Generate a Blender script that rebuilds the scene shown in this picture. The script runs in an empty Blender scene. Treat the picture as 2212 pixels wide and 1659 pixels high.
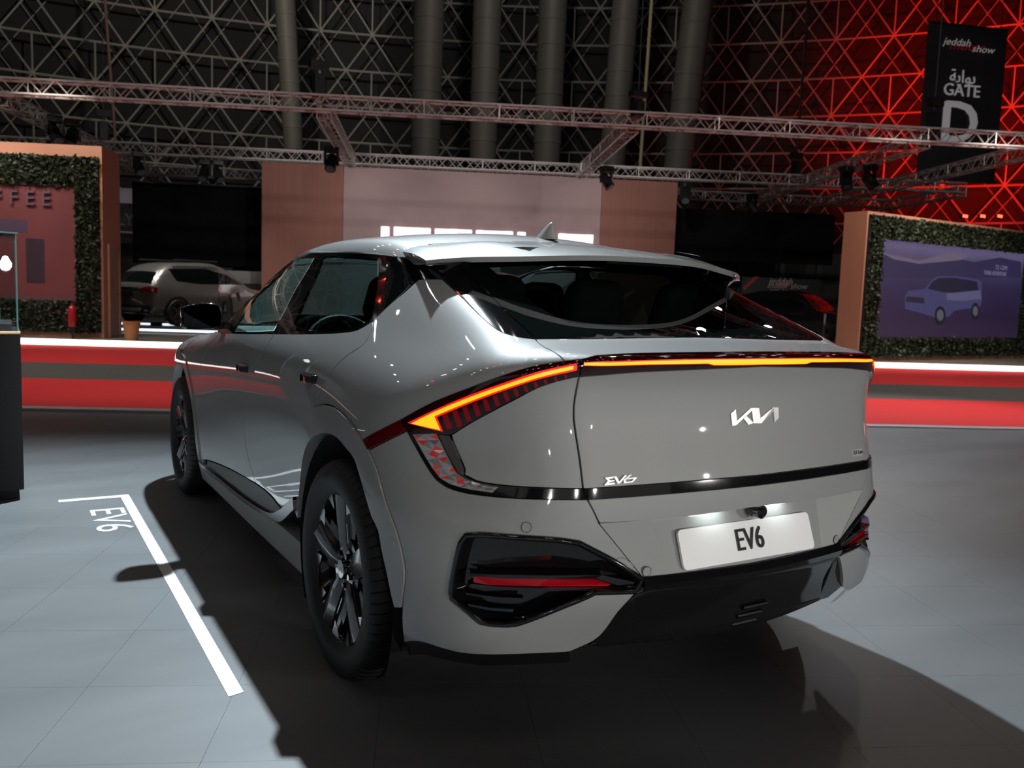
import bpy, math, random
import numpy as np
from mathutils import Matrix, Vector
from mathutils.geometry import delaunay_2d_cdt
random.seed(7); rng=np.random.default_rng(7)
SC=bpy.context.scene; COL=SC.collection
# ---------------------------------------------------------------- camera
CO=np.array([-1.8517,-2.675,1.2875]); CF=1856.07
CR_=np.array([[.86137,-.50685,.03395],[-.02226,-.10443,-.99428],[.50749,.85569,-.10123]])   # right, down, forward
cd=bpy.data.cameras.new('camera'); cam=bpy.data.objects.new('camera',cd); COL.objects.link(cam)
cd.sensor_fit='HORIZONTAL'; cd.sensor_width=36; cd.lens=36*CF/2212; cd.clip_end=300; cd.clip_start=.05
cd.dof.use_dof=True; cd.dof.focus_distance=3.3; cd.dof.aperture_fstop=4.5
M=Matrix.Identity(4)
for i in range(3):
    M[i][0]=CR_[0][i]; M[i][1]=-CR_[1][i]; M[i][2]=-CR_[2][i]; M[i][3]=CO[i]
cam.matrix_world=M; SC.camera=cam
SC.view_settings.view_transform='Standard'; SC.view_settings.look='None'; SC.view_settings.gamma=1
SC.view_settings.use_curve_mapping=False; SC.view_settings.exposure=0.0
# ---------------------------------------------------------------- world: a dim closed hall
W=bpy.data.worlds.new('hall_air'); SC.world=W; W.use_nodes=True
W.node_tree.nodes['Background'].inputs[0].default_value=(.55,.6,.7,1); W.node_tree.nodes['Background'].inputs[1].default_value=.006
# ---------------------------------------------------------------- lights of the stand and the hall, plus added rear fill spots
def spot(name,loc,aim,power,size,color,blend=.25,rad=.06):
    l=bpy.data.lights.new(name,'SPOT'); l.energy=power; l.spot_size=math.radians(size); l.spot_blend=blend; l.color=color; l.shadow_soft_size=rad
    o=bpy.data.objects.new(name,l); COL.objects.link(o); o.location=loc
    o.rotation_euler=(Vector(aim)-Vector(loc)).to_track_quat('-Z','Y').to_euler(); return o
def area(name,loc,aim,power,sx,sy,color):
    l=bpy.data.lights.new(name,'AREA'); l.shape='RECTANGLE'; l.size=sx; l.size_y=sy; l.energy=power; l.color=color
    o=bpy.data.objects.new(name,l); COL.objects.link(o); o.location=loc
    o.rotation_euler=(Vector(aim)-Vector(loc)).to_track_quat('-Z','Y').to_euler(); return o
spot('spot_lamp_key',(.88,4.84,7.4),(-3.1,-.4,0),5900,78,(.80,.92,1),.85,.09)
spot('spot_lamp_warm',(2.9,.8,7.4),(2.3,-1.4,0),150,60,(1,.86,.70),.6,.09)
spot('spot_lamp_right',(10.5,7.0,7.4),(7.6,3.0,0),1900,60,(.97,.98,1),.7,.10)
for i,(x,y,p) in enumerate(((-9.5,-10.5,380),(-4.5,-14.5,1000),(1.5,-15.5,1350),(7.5,-12.0,1050))):
    spot('rear_fill_spot_%d'%i,(x,y,2.0),(-.1,-.9,1.02),p*1.25,9,(1,.98,.95),.45,.08)  # unseen low fill spots added to light the tail, beams kept off the floor
spot('spot_lamp_side',(-11.5,.5,6.5),(-.9,1.0,1.1),25,20,(.95,.98,1),.7,.08)
# ---------------------------------------------------------------- helpers
TH=-.4435; SU=np.array([math.cos(TH),math.sin(TH),0]); SV=np.array([-math.sin(TH),math.cos(TH),0])   # stand axes: right, away
def uvw(u,v,z): return tuple(SU*u+SV*v+np.array([0,0,z]))
def ray(px,py): return np.array([(px-1106)/CF,(py-829.5)/CF,1.])@CR_
def onplane(px,py,n,c):
    d=ray(px,py); t=(c-CO@n)/(d@n); return CO+d*t
def atv(px,py,v): return onplane(px,py,SV,v)          # stand plane at depth v
def atz(px,py,z): return onplane(px,py,np.array([0,0,1.]),z)
def atx(px,py,x): return onplane(px,py,np.array([1.,0,0]),x)
def aty(px,py,y): return onplane(px,py,np.array([0,1.,0]),y)
def touv(p): p=np.asarray(p); return float(p@SU),float(p@SV),float(p[2])
def tag(o,label,cat,group=None):
    o['label']=label; o['category']=cat
    if group:o['group']=group
    return o
def empty(name,loc=(0,0,0),rz=0,parent=None):
    o=bpy.data.objects.new(name,None); COL.objects.link(o); o.location=loc; o.rotation_euler=(0,0,rz)
    if parent:o.parent=parent
    return o
def thing(name,label,cat,loc=(0,0,0),rz=0,group=None): return tag(empty(name,loc,rz),label,cat,group)
MATS={}
def mat(name,color,rough=.5,metal=0,coat=0,coat_rough=.03,emit=None,es=0,spec=.5,alpha=None,trans=0,ior=1.5):
    if name in MATS:return MATS[name]
    m=bpy.data.materials.new(name); m.use_nodes=True; b=m.node_tree.nodes['Principled BSDF']
    b.inputs['Base Color'].default_value=(*color,1); b.inputs['Roughness'].default_value=rough; b.inputs['Metallic'].default_value=metal
    b.inputs['Coat Weight'].default_value=coat; b.inputs['Coat Roughness'].default_value=coat_rough
    b.inputs['Specular IOR Level'].default_value=spec; b.inputs['IOR'].default_value=ior
    if emit: b.inputs['Emission Color'].default_value=(*emit,1); b.inputs['Emission Strength'].default_value=es
    if trans: b.inputs['Transmission Weight'].default_value=trans
    MATS[name]=m; return m
def noisy(name,c1,c2,scale,rough=.6,detail=4,stretch=(1,1,1),bump=0,bscale=None,r2=None,coords='Object',**k):
    m=mat(name,c1,rough,**k); nt=m.node_tree; N=nt.nodes; L=nt.links; b=N['Principled BSDF']
    tc=N.new('ShaderNodeTexCoord'); mp=N.new('ShaderNodeMapping'); mp.inputs['Scale'].default_value=stretch
    L.new(tc.outputs[coords],mp.inputs['Vector'])
    n=N.new('ShaderNodeTexNoise'); n.inputs['Scale'].default_value=scale; n.inputs['Detail'].default_value=detail; L.new(mp.outputs[0],n.inputs['Vector'])
    r=N.new('ShaderNodeValToRGB'); r.color_ramp.elements[0].position=.3; r.color_ramp.elements[1].position=.7
    r.color_ramp.elements[0].color=(*c1,1); r.color_ramp.elements[1].color=(*c2,1)
    L.new(n.outputs['Fac'],r.inputs[0]); L.new(r.outputs[0],b.inputs['Base Color'])
    if r2 is not None:
        mr=N.new('ShaderNodeMapRange'); mr.inputs['To Min'].default_value=rough; mr.inputs['To Max'].default_value=r2
        L.new(n.outputs['Fac'],mr.inputs['Value']); L.new(mr.outputs[0],b.inputs['Roughness'])
    if bump:
        n2=N.new('ShaderNodeTexNoise'); n2.inputs['Scale'].default_value=bscale or scale*4; L.new(mp.outputs[0],n2.inputs['Vector'])
        bp=N.new('ShaderNodeBump'); bp.inputs['Strength'].default_value=bump; bp.inputs['Distance'].default_value=.01
        L.new(n2.outputs['Fac'],bp.inputs['Height']); L.new(bp.outputs[0],b.inputs['Normal'])
    return m
def glass(name,tint,rough=.0,refl=1.0):
    """thin sheet: tinted see-through plus mirror by angle"""
    m=bpy.data.materials.new(name); m.use_nodes=True; nt=m.node_tree; N=nt.nodes; L=nt.links; N.remove(N['Principled BSDF'])
    t=N.new('ShaderNodeBsdfTransparent'); t.inputs[0].default_value=(*tint,1)
    g=N.new('ShaderNodeBsdfGlossy'); g.inputs['Roughness'].default_value=rough; g.inputs[0].default_value=(refl,refl,refl,1)
    f=N.new('ShaderNodeFresnel'); gb_=N.new('ShaderNodeNewGeometry'); mx=N.new('ShaderNodeMapRange'); mx.inputs['To Min'].default_value=1.52; mx.inputs['To Max'].default_value=1/1.52; L.new(gb_.outputs['Backfacing'],mx.inputs['Value']); L.new(mx.outputs[0],f.inputs[0])
    x=N.new('ShaderNodeMixShader'); L.new(f.outputs[0],x.inputs[0]); L.new(t.outputs[0],x.inputs[1]); L.new(g.outputs[0],x.inputs[2])
    L.new(x.outputs[0],N['Material Output'].inputs[0]); MATS[name]=m; return m
def link(name,me,m,parent=None,smooth=False):
    o=bpy.data.objects.new(name,me); COL.objects.link(o)
    if m is not None and not me.materials: me.materials.append(m)
    if parent:o.parent=parent
    if smooth: me.polygons.foreach_set('use_smooth',np.ones(len(me.polygons),bool))
    return o
def mesh(name,vs,fs,m,parent=None,smooth=False):
    me=bpy.data.meshes.new(name); me.from_pydata([tuple(map(float,v)) for v in vs],[],[tuple(map(int,f)) for f in fs]); me.update()
    return link(name,me,m,parent,smooth)
class MB:
    """collects boxes, prisms, tubes and lathes into ONE mesh"""
    def __init__(s): s.v=[];s.f=[]
    def add(s,v,f):
        b=len(s.v); s.v+=[tuple(map(float,q)) for q in v]; s.f+=[tuple(int(i)+b for i in q) for q in f]; return s
    def box(s,x0,x1,y0,y1,z0,z1,T=None):
        v=[(x,y,z) for x in(x0,x1) for y in(y0,y1) for z in(z0,z1)]
        if T: v=[T(*q) for q in v]
        return s.add(v,[(0,1,3,2),(4,6,7,5),(0,4,5,1),(2,3,7,6),(0,2,6,4),(1,5,7,3)])
    def hexa(s,b,t): return s.add(list(b)+list(t),[(3,2,1,0),(4,5,6,7),(0,1,5,4),(1,2,6,5),(2,3,7,6),(3,0,4,7)])
    def prism(s,poly,ext):
        n=len(poly); e=np.array(ext,float); p=[np.array(q,float) for q in poly]
        return s.add(p+[q+e for q in p],[tuple(range(n))[::-1],tuple(range(n,2*n))]+[(i,(i+1)%n,n+(i+1)%n,n+i) for i in range(n)])
    def tube(s,p,q,r,n=6,r2=None,caps=True):
        p=np.array(p,float);q=np.array(q,float);d=q-p;d/=np.linalg.norm(d);u=np.cross(d,(0,0,1.) if abs(d[2])<.9 else (1.,0,0));u/=np.linalg.norm(u);w=np.cross(d,u);r2=r if r2 is None else r2
        a=[2*math.pi*i/n for i in range(n)]
        v=[p+r*(math.cos(t)*u+math.sin(t)*w) for t in a]+[q+r2*(math.cos(t)*u+math.sin(t)*w) for t in a]
        return s.add(v,[(i,(i+1)%n,n+(i+1)%n,n+i) for i in range(n)]+([tuple(range(n))[::-1],tuple(range(n,2*n))] if caps else []))
    def lathe(s,prof,n=32,axis='z',c=(0,0,0),closed=False):
        k=len(prof);v=[]
        for i in range(n):
            t=2*math.pi*i/n
            for r,h in prof:
                x,y=r*math.cos(t),r*math.sin(t)
                v.append((c[0]+h,c[1]+x,c[2]+y) if axis=='x' else (c[0]+x,c[1]+h,c[2]+y) if axis=='y' else (c[0]+x,c[1]+y,c[2]+h))
        f=[]
        for i in range(n):
            j=(i+1)%n
            for a in range(k if closed else k-1):
                b=(a+1)%k; f.append((i*k+a,j*k+a,j*k+b,i*k+b))
        return s.add(v,f)
    def build(s,name,m,parent=None,smooth=False): return mesh(name,s.v,s.f,m,parent,smooth)
def smooth_by_angle(o,deg=35):
    me=o.data; me.polygons.foreach_set('use_smooth',np.ones(len(me.polygons),bool))
    try: me.set_sharp_from_angle(angle=math.radians(deg))
    except Exception: pass
    return o
def bevel(o,w=.01,seg=2,deg=35):
    b=o.modifiers.new('bevel','BEVEL'); b.width=w; b.segments=seg; b.limit_method='ANGLE'; b.angle_limit=math.radians(deg); smooth_by_angle(o,deg+15); return o
def text_mesh(s,size=1,ext=0,align='CENTER',res=3,space=1.0):
    cu=bpy.data.curves.new('lettering','FONT'); cu.body=s; cu.size=size; cu.extrude=ext; cu.align_x=align; cu.align_y='CENTER'; cu.resolution_u=res; cu.space_character=space
    o=bpy.data.objects.new('lettering',cu); COL.objects.link(o); dg=bpy.context.evaluated_depsgraph_get(); dg.update()
    e=o.evaluated_get(dg); me=e.to_mesh(); v=[tuple(x.co) for x in me.vertices]; f=[tuple(p.vertices) for p in me.polygons]; e.to_mesh_clear()
    bpy.data.objects.remove(o); bpy.data.curves.remove(cu); return np.array(v),f
def lettering(name,s,size,org,ex,ey,m,parent=None,ext=.004,align='CENTER',sx=1,shear=0,bold=0,fmap=None):
    """flat writing laid on a plane: org is its centre, ex/ey its right and up"""
    v,f=text_mesh(s,size,ext,align); ex=np.array(ex,float);ey=np.array(ey,float);ez=np.cross(ex,ey);org=np.array(org,float)
    P=[org+ex*((q[0]*sx)+shear*q[1])+ey*q[1]+ez*q[2] for q in v]
    if fmap: P=[fmap(p) for p in P]
    o=mesh(name,P,f,m,parent)
    return o
# ---------------- body field ----------------
class Nat:
    def __init__(s,xs):
        s.x=np.array(xs,float);n=len(xs);h=np.diff(s.x);A=np.zeros((n,n));B=np.zeros((n,n));A[0,0]=A[-1,-1]=1
        for i in range(1,n-1):
            A[i,i-1]=h[i-1]/6;A[i,i]=(h[i-1]+h[i])/3;A[i,i+1]=h[i]/6
            B[i,i-1]=1/h[i-1];B[i,i]=-1/h[i-1]-1/h[i];B[i,i+1]=1/h[i]
        s.D=np.linalg.solve(A,B)
    def basis(s,q):
        q=np.clip(q,s.x[0],s.x[-1]);i=np.clip(np.searchsorted(s.x,q)-1,0,len(s.x)-2)
        h=s.x[i+1]-s.x[i];b=(q-s.x[i])/h;a=1-b;n=len(s.x);N=len(q);W=np.zeros((N,n));r=np.arange(N)
        W[r,i]=a;W[r,i+1]+=b
        W+=((a**3-a)*h*h/6)[:,None]*s.D[i]+((b**3-b)*h*h/6)[:,None]*s.D[i+1]
        return W
class Sp2:
    def __init__(s,us,vs,T): s.u=Nat(us);s.v=Nat(vs);s.T=np.array(T,float)   # T[v][u]
    def __call__(s,u,v): return ((s.v.basis(v)@s.T)*s.u.basis(u)).sum(1)
class Sp1:
    def __init__(s,xs,ys): s.b=Nat(xs);s.y=np.array(ys,float)
    def __call__(s,q): return s.b.basis(q)@s.y
SX=Sp2([-1.0,-.7,-.45,-.2,.1,.5,1.0,1.6,2.2,2.9,3.3,3.75],[.18,.30,.45,.60,.75,.85,.95,1.05,1.15,1.25,1.35,1.45,1.56],[
[.78,.82,.86,.87,.87,.87,.87,.87,.87,.87,.85,.80],
[.815,.86,.90,.91,.90,.885,.885,.885,.895,.90,.885,.84],
[.825,.878,.92,.925,.915,.90,.898,.898,.91,.915,.90,.86],
[.825,.88,.922,.935,.925,.91,.905,.905,.915,.92,.905,.87],
[.81,.870,.918,.937,.932,.92,.915,.915,.92,.923,.905,.865],
[.79,.853,.905,.93,.93,.922,.918,.918,.918,.915,.893,.85],
[.765,.823,.877,.908,.915,.915,.912,.908,.902,.89,.86,.81],
[.75,.785,.83,.868,.885,.89,.888,.882,.868,.845,.81,.74],
[.705,.720,.755,.80,.83,.838,.838,.832,.81,.78,.74,.66],
[.60,.63,.68,.73,.768,.782,.782,.775,.75,.71,.66,.58],
[.51,.55,.605,.66,.70,.725,.728,.720,.69,.64,.58,.50],
[.43,.48,.54,.60,.648,.680,.685,.675,.63,.57,.50,.42],
[.34,.38,.45,.53,.59,.625,.63,.62,.55,.50,.42,.34]])
ZG=Sp1([-1.05,-.9,-.66,-.4,-.162,0.,.15,.35,.6,.9,1.2,1.45,1.7,2.0,2.2,2.45,2.9,3.3,3.55,3.8],
[.985,1.062,1.180,1.293,1.397,1.462,1.505,1.535,1.547,1.545,1.522,1.473,1.375,1.225,1.125,1.085,1.045,.985,.915,.78])
ZD=Sp1([-1.05,-.9,-.75,-.66,-.4,0.,4],[1.132,1.148,1.165,1.1765,1.20,1.2,.2])
def ZT(y): return np.where(y<0,smax(ZG(y),ZD(np.minimum(y,0)),.012),ZG(y))
ZC=Sp1([-1.05,-.66,-.16,.3,1.0,1.6,2.2,2.8,3.8],[.02,.012,.035,.05,.045,.045,.035,.035,.045])   # crown drop at a=0.6
YR0=Sp1([.2,.30,.40,.48,.54,.62,.70,.78,.86,.94,1.0,1.05,1.085,1.11,1.145,1.2],
[-.85,-.885,-.925,-.955,-.962,-.963,-.963,-.956,-.941,-.926,-.9205,-.922,-.929,-.938,-.944,-.92])
CR=Sp1([.2,.4,.5,.6,.7,.8,.9,1.0,1.06,1.1,1.2],[.5,.5,1.1,1.25,1.6,2.2,2.0,1.2,.6,.0,-.3])
def smax(a,b,k):
    h=np.maximum(k-np.abs(a-b),0)/k
    return np.maximum(a,b)+h*h*h*k/6
def F(P):
    x,y,z=P[:,0],P[:,1],P[:,2];a=np.abs(x)
    side=(a-SX(y,z))*.93
    top=(z-(ZT(y)-ZC(y)*(a/.6)**2))*.92
    rear=(YR0(z)+.19*a*a+CR(z)*np.maximum(a-.53,0)**2)-y
    front=y-(3.74-.25*a*a-.1*a**4-.6*(z-.55)**2)
    g=smax(smax(side,rear,.30),front,.3)
    ss=lambda t:(lambda c:c*c*(3-2*c))(np.clip(t,0,1))
    ks=.07+.06*ss((.1-y)/.4)
    k=.015+(ks-.015)*np.maximum(ss((a-.50)/.20),ss((y+.86)/.16))     # crisp tail edge in the middle, soft shoulders
    return smax(g,top,k)
def grad(P,Fn=None,e=1e-4):
    Fn=Fn or F;n=len(P);E=np.eye(3)*e
    v=Fn(np.concatenate([P+E[0],P+E[1],P+E[2],P-E[0],P-E[1],P-E[2]])).reshape(6,n);g=(v[:3]-v[3:]).T
    return g/np.maximum(np.linalg.norm(g,axis=1),1e-12)[:,None]
def cast(Og,D,t0,t1,n=160,Fn=None):
    """first F=0 crossing along Og+t*D (arrays), nan when missed"""
    Fn=Fn or F;Og=np.broadcast_to(np.asarray(Og,float),D.shape);N=len(D);ts=np.linspace(t0,t1,n)
    P=Og[:,None,:]+D[:,None,:]*ts[None,:,None];v=Fn(P.reshape(-1,3)).reshape(N,n)
    hit=v<0;i=np.argmax(hit,1);ok=hit.any(1)&(i>0);i=np.clip(i,1,n-1)
    lo=ts[i-1].copy();hi=ts[i].copy()
    for _ in range(26):
        m=(lo+hi)/2;f=Fn(Og+D*m[:,None]);s=f<0;hi=np.where(s,m,hi);lo=np.where(s,lo,m)
    R=Og+D*hi[:,None];R[~ok]=np.nan
    return R
# ---------------- panel engine: closed loops on the body field, filled and thickened ----------------
def project(P,Fn=None,it=6):
    Fn=Fn or F;P=np.array(P,float);e=2e-4;n=len(P);E=np.eye(3)*e
    for _ in range(it):
        v=Fn(np.concatenate([P,P+E[0],P+E[1],P+E[2]])).reshape(4,n);f=v[0];g=((v[1:]-f)/e).T
        P=P-np.clip(f/np.maximum((g*g).sum(1),.2),-.1,.1)[:,None]*g
    return P
def lift(pts,Fn=None,t1=8):
    """photo points (2) meet the body surface along their ray; 3-D points (3) are pulled onto it"""
    out=[None]*len(pts);i2=[i for i,p in enumerate(pts) if len(p)==2];i3=[i for i,p in enumerate(pts) if len(p)==3]
    if i2:
        D=np.array([ray(*pts[i]) for i in i2]);D/=np.linalg.norm(D,axis=1)[:,None]
        R=cast(CO,D,1.5,t1,300,Fn)
        for k,i in enumerate(i2):
            if np.isnan(R[k]).any():          # ray grazes past: take the surface point nearest to it
                ts=np.linspace(1.5,t1,400);Q=CO+D[k]*ts[:,None];j=int(np.argmin((Fn or F)(Q)));R[k]=project(Q[j:j+1],Fn)[0]
            out[i]=R[k]
    if i3:
        R=project([pts[i] for i in i3],Fn)
        for k,i in enumerate(i3): out[i]=R[k]
    return [o for o in out if not np.isnan(o).any()]
def catmull(P,step):
    P=[np.array(p) for p in P]
    if len(P)==2:
        n=max(1,int(np.linalg.norm(P[1]-P[0])/step)); return [P[0]+(P[1]-P[0])*i/n for i in range(n+1)]
    out=[];Q=[2*P[0]-P[1]]+P+[2*P[-1]-P[-2]]
    for i in range(1,len(Q)-2):
        a,b,c,d=Q[i-1],Q[i],Q[i+1],Q[i+2]
        n=max(1,int(np.linalg.norm(c-b)/step))
        tb=max(np.linalg.norm(b-a),1e-6)**.5;tc=max(np.linalg.norm(c-b),1e-6)**.5;td=max(np.linalg.norm(d-c),1e-6)**.5
        m1=(c-b)+tc*((b-a)/tb-(c-a)/(tb+tc)) ; m2=(c-b)+tc*((d-c)/td-(d-b)/(tc+td))
        for k in range(n):
            t=k/n;out.append((2*t**3-3*t*t+1)*b+(t**3-2*t*t+t)*m1+(-2*t**3+3*t*t)*c+(t**3-t*t)*m2)
    out.append(P[-1]);return out
def loop3(segs,Fn=None,step=.022,proj=True):
    out=[]
    for s in segs:
        c=catmull(lift(s,Fn) if proj else [np.array(q,float) for q in s],step)
        if out and np.linalg.norm(out[-1]-c[0])<.004: c=c[1:]
        out+=c
    if np.linalg.norm(out[0]-out[-1])<.004: out=out[:-1]
    out=np.array(out); return project(out,Fn,5) if proj else out
def mir(P): P=np.array(P,float).copy(); P[:,0]*=-1; return P
def inset2(p,g):
    n=len(p);A=.5*sum(p[i][0]*p[(i+1)%n][1]-p[(i+1)%n][0]*p[i][1] for i in range(n));sg=1 if A>0 else -1
    a=np.roll(p,1,0);b=np.roll(p,-1,0);d1=p-a;d2=b-p
    d1/=np.maximum(np.linalg.norm(d1,axis=1),1e-9)[:,None];d2/=np.maximum(np.linalg.norm(d2,axis=1),1e-9)[:,None]
    n1=np.stack([-d1[:,1],d1[:,0]],1)*sg;n2=np.stack([-d2[:,1],d2[:,0]],1)*sg;m=n1+n2
    l=np.maximum((m*m).sum(1)/2,.35)
    return p+m/l[:,None]*g
def inside(poly,q):
    x,y=q[:,0],q[:,1];r=np.zeros(len(q),bool);n=len(poly)
    for i in range(n):
        x1,y1=poly[i];x2,y2=poly[(i+1)%n]
        if y1==y2: continue
        c=((y1>y)!=(y2>y))&(x<(x2-x1)*(y-y1)/(y2-y1)+x1);r^=c
    return r
def patch(loops,d,off=0,gap=.0022,thick=.014,step=.03,Fn=None,disp=None,skirt=True):
    """loops: outer (+ holes) as 3-D points on the surface; d: direction into the body. returns verts, faces, normals"""
    d=np.array(d,float);d/=np.linalg.norm(d);e1=np.cross(d,(0,0,1.) if abs(d[2])<.8 else (1.,0,0));e1/=np.linalg.norm(e1);e2=np.cross(d,e1)
    L2=[];L3=[]
    for k,l in enumerate(loops):
        q=np.stack([l@e1,l@e2],1);q2=inset2(q,gap if k==0 else -gap);L2.append(q2);L3.append(l)
    pts=[tuple(p) for l in L2 for p in l];edges=[];b=0
    for l in L2: edges+=[(b+i,b+(i+1)%len(l)) for i in range(len(l))];b+=len(l)
    lo=L2[0].min(0);hi=L2[0].max(0)
    gx,gy=np.meshgrid(np.arange(lo[0],hi[0],step),np.arange(lo[1],hi[1],step*.866));gx[1::2]+=step/2
    G=np.stack([gx.ravel(),gy.ravel()],1);ins=inside(L2[0],G)
    for h in L2[1:]: ins&=~inside(h,G)
    G=G[ins]
    if len(G):
        B=np.concatenate(L2);dm=np.full(len(G),9.)
        for i in range(0,len(B),64): dm=np.minimum(dm,np.linalg.norm(G[:,None]-B[None,i:i+64],axis=2).min(1))
        G=G[dm>step*.45]
    allp=pts+[tuple(p) for p in G]
    ov,oe,of,vi,_,_=delaunay_2d_cdt([Vector(p) for p in allp],edges,[],0,1e-6)
    V2=np.array([tuple(v) for v in ov]);T=np.array([t for f in of for t in ([f] if len(f)==3 else [(f[0],f[i],f[i+1]) for i in range(1,len(f)-1)])])
    c=V2[T].mean(1);keep=inside(L2[0],c)
    for h in L2[1:]: keep&=~inside(h,c)
    T=T[keep]
    # depth guess from boundary, then cast along d
    B3=np.concatenate(L3);B2=np.stack([B3@e1,B3@e2],1);bd=B3@d
    w=1/(((V2[:,None]-B2[None])**2).sum(2)+1e-4)**1.5;gd=(w*bd).sum(1)/w.sum(1)
    Og=V2[:,:1]*e1+V2[:,1:]*e2+gd[:,None]*d
    D=np.broadcast_to(d,Og.shape)
    P=cast(Og,D,-.16,.30,60,Fn);bad=np.isnan(P).any(1)
    if bad.any():
        P2=cast(Og[bad],D[bad],-.8,.8,160,Fn);P[bad]=P2
        bad=np.isnan(P).any(1);P[bad]=project(Og[bad],Fn,12)
    Nn=grad(P,Fn)
    if disp is not None: P=P+Nn*disp(P)[:,None];
    P=P+Nn*off
    # orient
    t=T[len(T)//2];fn=np.cross(P[T[:,1]]-P[T[:,0]],P[T[:,2]]-P[T[:,0]]);s=(fn*Nn[T[:,0]]).sum(1);T[s<0]=T[s<0][:,::-1]
    V=[P];N=[Nn];Fc=[tuple(t) for t in T]
    if skirt and thick:
        from collections import Counter
        cnt=Counter();own={}
        for t in T:
            for a,b2 in ((t[0],t[1]),(t[1],t[2]),(t[2],t[0])): cnt[(min(a,b2),max(a,b2))]+=1;own[(min(a,b2),max(a,b2))]=(a,b2)
        be=[own[e] for e in cnt if cnt[e]==1];idx={};base=len(P);sv=[];sn=[]
        for a,b2 in be:
            for q in (a,b2):
                if q not in idx:
                    idx[q]=base+len(sv);sv+=[P[q]-Nn[q]*.0012,P[q]-Nn[q]*thick];sn+=[Nn[q],Nn[q]]
        for a,b2 in be:
            i,j=idx[a],idx[b2];Fc+=[(b2,a,i),(b2,i,j)] if False else [(b2,a,i,j),(j,i,i+1,j+1)]
            out=np.cross(P[b2]-P[a],Nn[a]);out/=max(np.linalg.norm(out),1e-9)
            for q in (i,i+1,j,j+1): sn[q-base]=out*.8+Nn[a]*.2 if np.allclose(sn[q-base],Nn[a]) else sn[q-base]
        # small rounded lip: push top ring outward-free copy slightly
        V.append(np.array(sv));N.append(np.array(sn))
    V=np.concatenate(V);N=np.concatenate(N);N/=np.maximum(np.linalg.norm(N,axis=1),1e-9)[:,None]
    return V,Fc,N
def skin(name,parts,m,parent=None,mirror=False):
    V=[];Fs=[];N=[]
    for v,f,n in parts:
        b=sum(map(len,V));V.append(v);N.append(n);Fs+=[tuple(i+b for i in q) for q in f]
    V=np.concatenate(V);N=np.concatenate(N)
    if mirror: V=V*[-1,1,1];N=N*[-1,1,1];Fs=[q[::-1] for q in Fs]
    me=bpy.data.meshes.new(name);me.from_pydata(V.tolist(),[],Fs);me.update()
    me.polygons.foreach_set('use_smooth',np.ones(len(me.polygons),bool))
    try: me.normals_split_custom_set_from_vertices(N.tolist())
    except Exception as ex: print('normals',ex)
    return link(name,me,m,parent)
def both(name,parts,m,parent,subs=None): return skin(name,parts,m,parent),skin(name,parts,m,parent,True)
# ================================================================ THE CAR
PAINT=mat('grey_metallic_paint',(.30,.305,.30),.5,.12,1.0,.02)
nt=PAINT.node_tree; n=nt.nodes.new('ShaderNodeTexNoise'); n.inputs['Scale'].default_value=900; n.inputs['Detail'].default_value=2
mr=nt.nodes.new('ShaderNodeMapRange'); mr.inputs['To Min'].default_value=.48; mr.inputs['To Max'].default_value=.60
tc=nt.nodes.new('ShaderNodeTexCoord'); nt.links.new(tc.outputs['Object'],n.inputs['Vector']); nt.links.new(n.outputs['Fac'],mr.inputs['Value']); nt.links.new(mr.outputs[0],nt.nodes['Principled BSDF'].inputs['Roughness'])
BLACK=mat('gloss_black_plastic',(.006,.006,.007),.08,0,1.0,.02)
SATIN=mat('satin_black_plastic',(.012,.012,.013),.45)
DARK=mat('unlit_black_liner',(.006,.006,.006),.8)
CHROME=mat('bright_metal',(.75,.76,.78),.12,1.0)
SMOKE=mat('smoked_chrome',(.16,.16,.17),.16,1.0)
REDL=mat('deep_red_lens',(.10,.0015,.004),.06,0,1.0,.01)
LAMPBLK=mat('dark_red_lamp_body',(.018,.0012,.0018),.05,0,1.0,.01)
REDRIB=mat('red_lamp_rib',(.12,.002,.006),.25,emit=(.6,.005,.01),es=.10)
REFLX=mat('red_reflector',(.33,.003,.010),.22,0,1.0,.05,emit=(.6,.004,.012),es=.03)
AMBER=mat('lit_orange_strip',(1,.3,.02),.4,emit=(1.0,.27,.004),es=2.1)
REDGLOW=mat('lit_red_edge',(.5,.01,.01),.4,emit=(1.0,.015,.012),es=.75)
GLASS=glass('tinted_side_glass',(.26,.36,.345)); GLASSD=glass('dark_tinted_glass',(.13,.19,.185)); GLASSW=glass('clear_windscreen_glass',(.60,.72,.70))
GLASSR=glass('tinted_rear_glass',(.30,.36,.35))
PRIV=mat('privacy_glass',(.004,.006,.006),.02,0,1.0,.01)
WHITE=mat('white_plate_plastic',(.93,.93,.93),.35,0,.3,.15)
INK=mat('black_lettering',(.02,.02,.021),.4)
PLATEBR=mat('brushed_logo_metal',(.80,.76,.76),.38,.9)
CAR=thing('car','grey electric crossover with lit tail light strip, parked in the foreground','car',(0,0,0))
C=CAR
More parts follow.
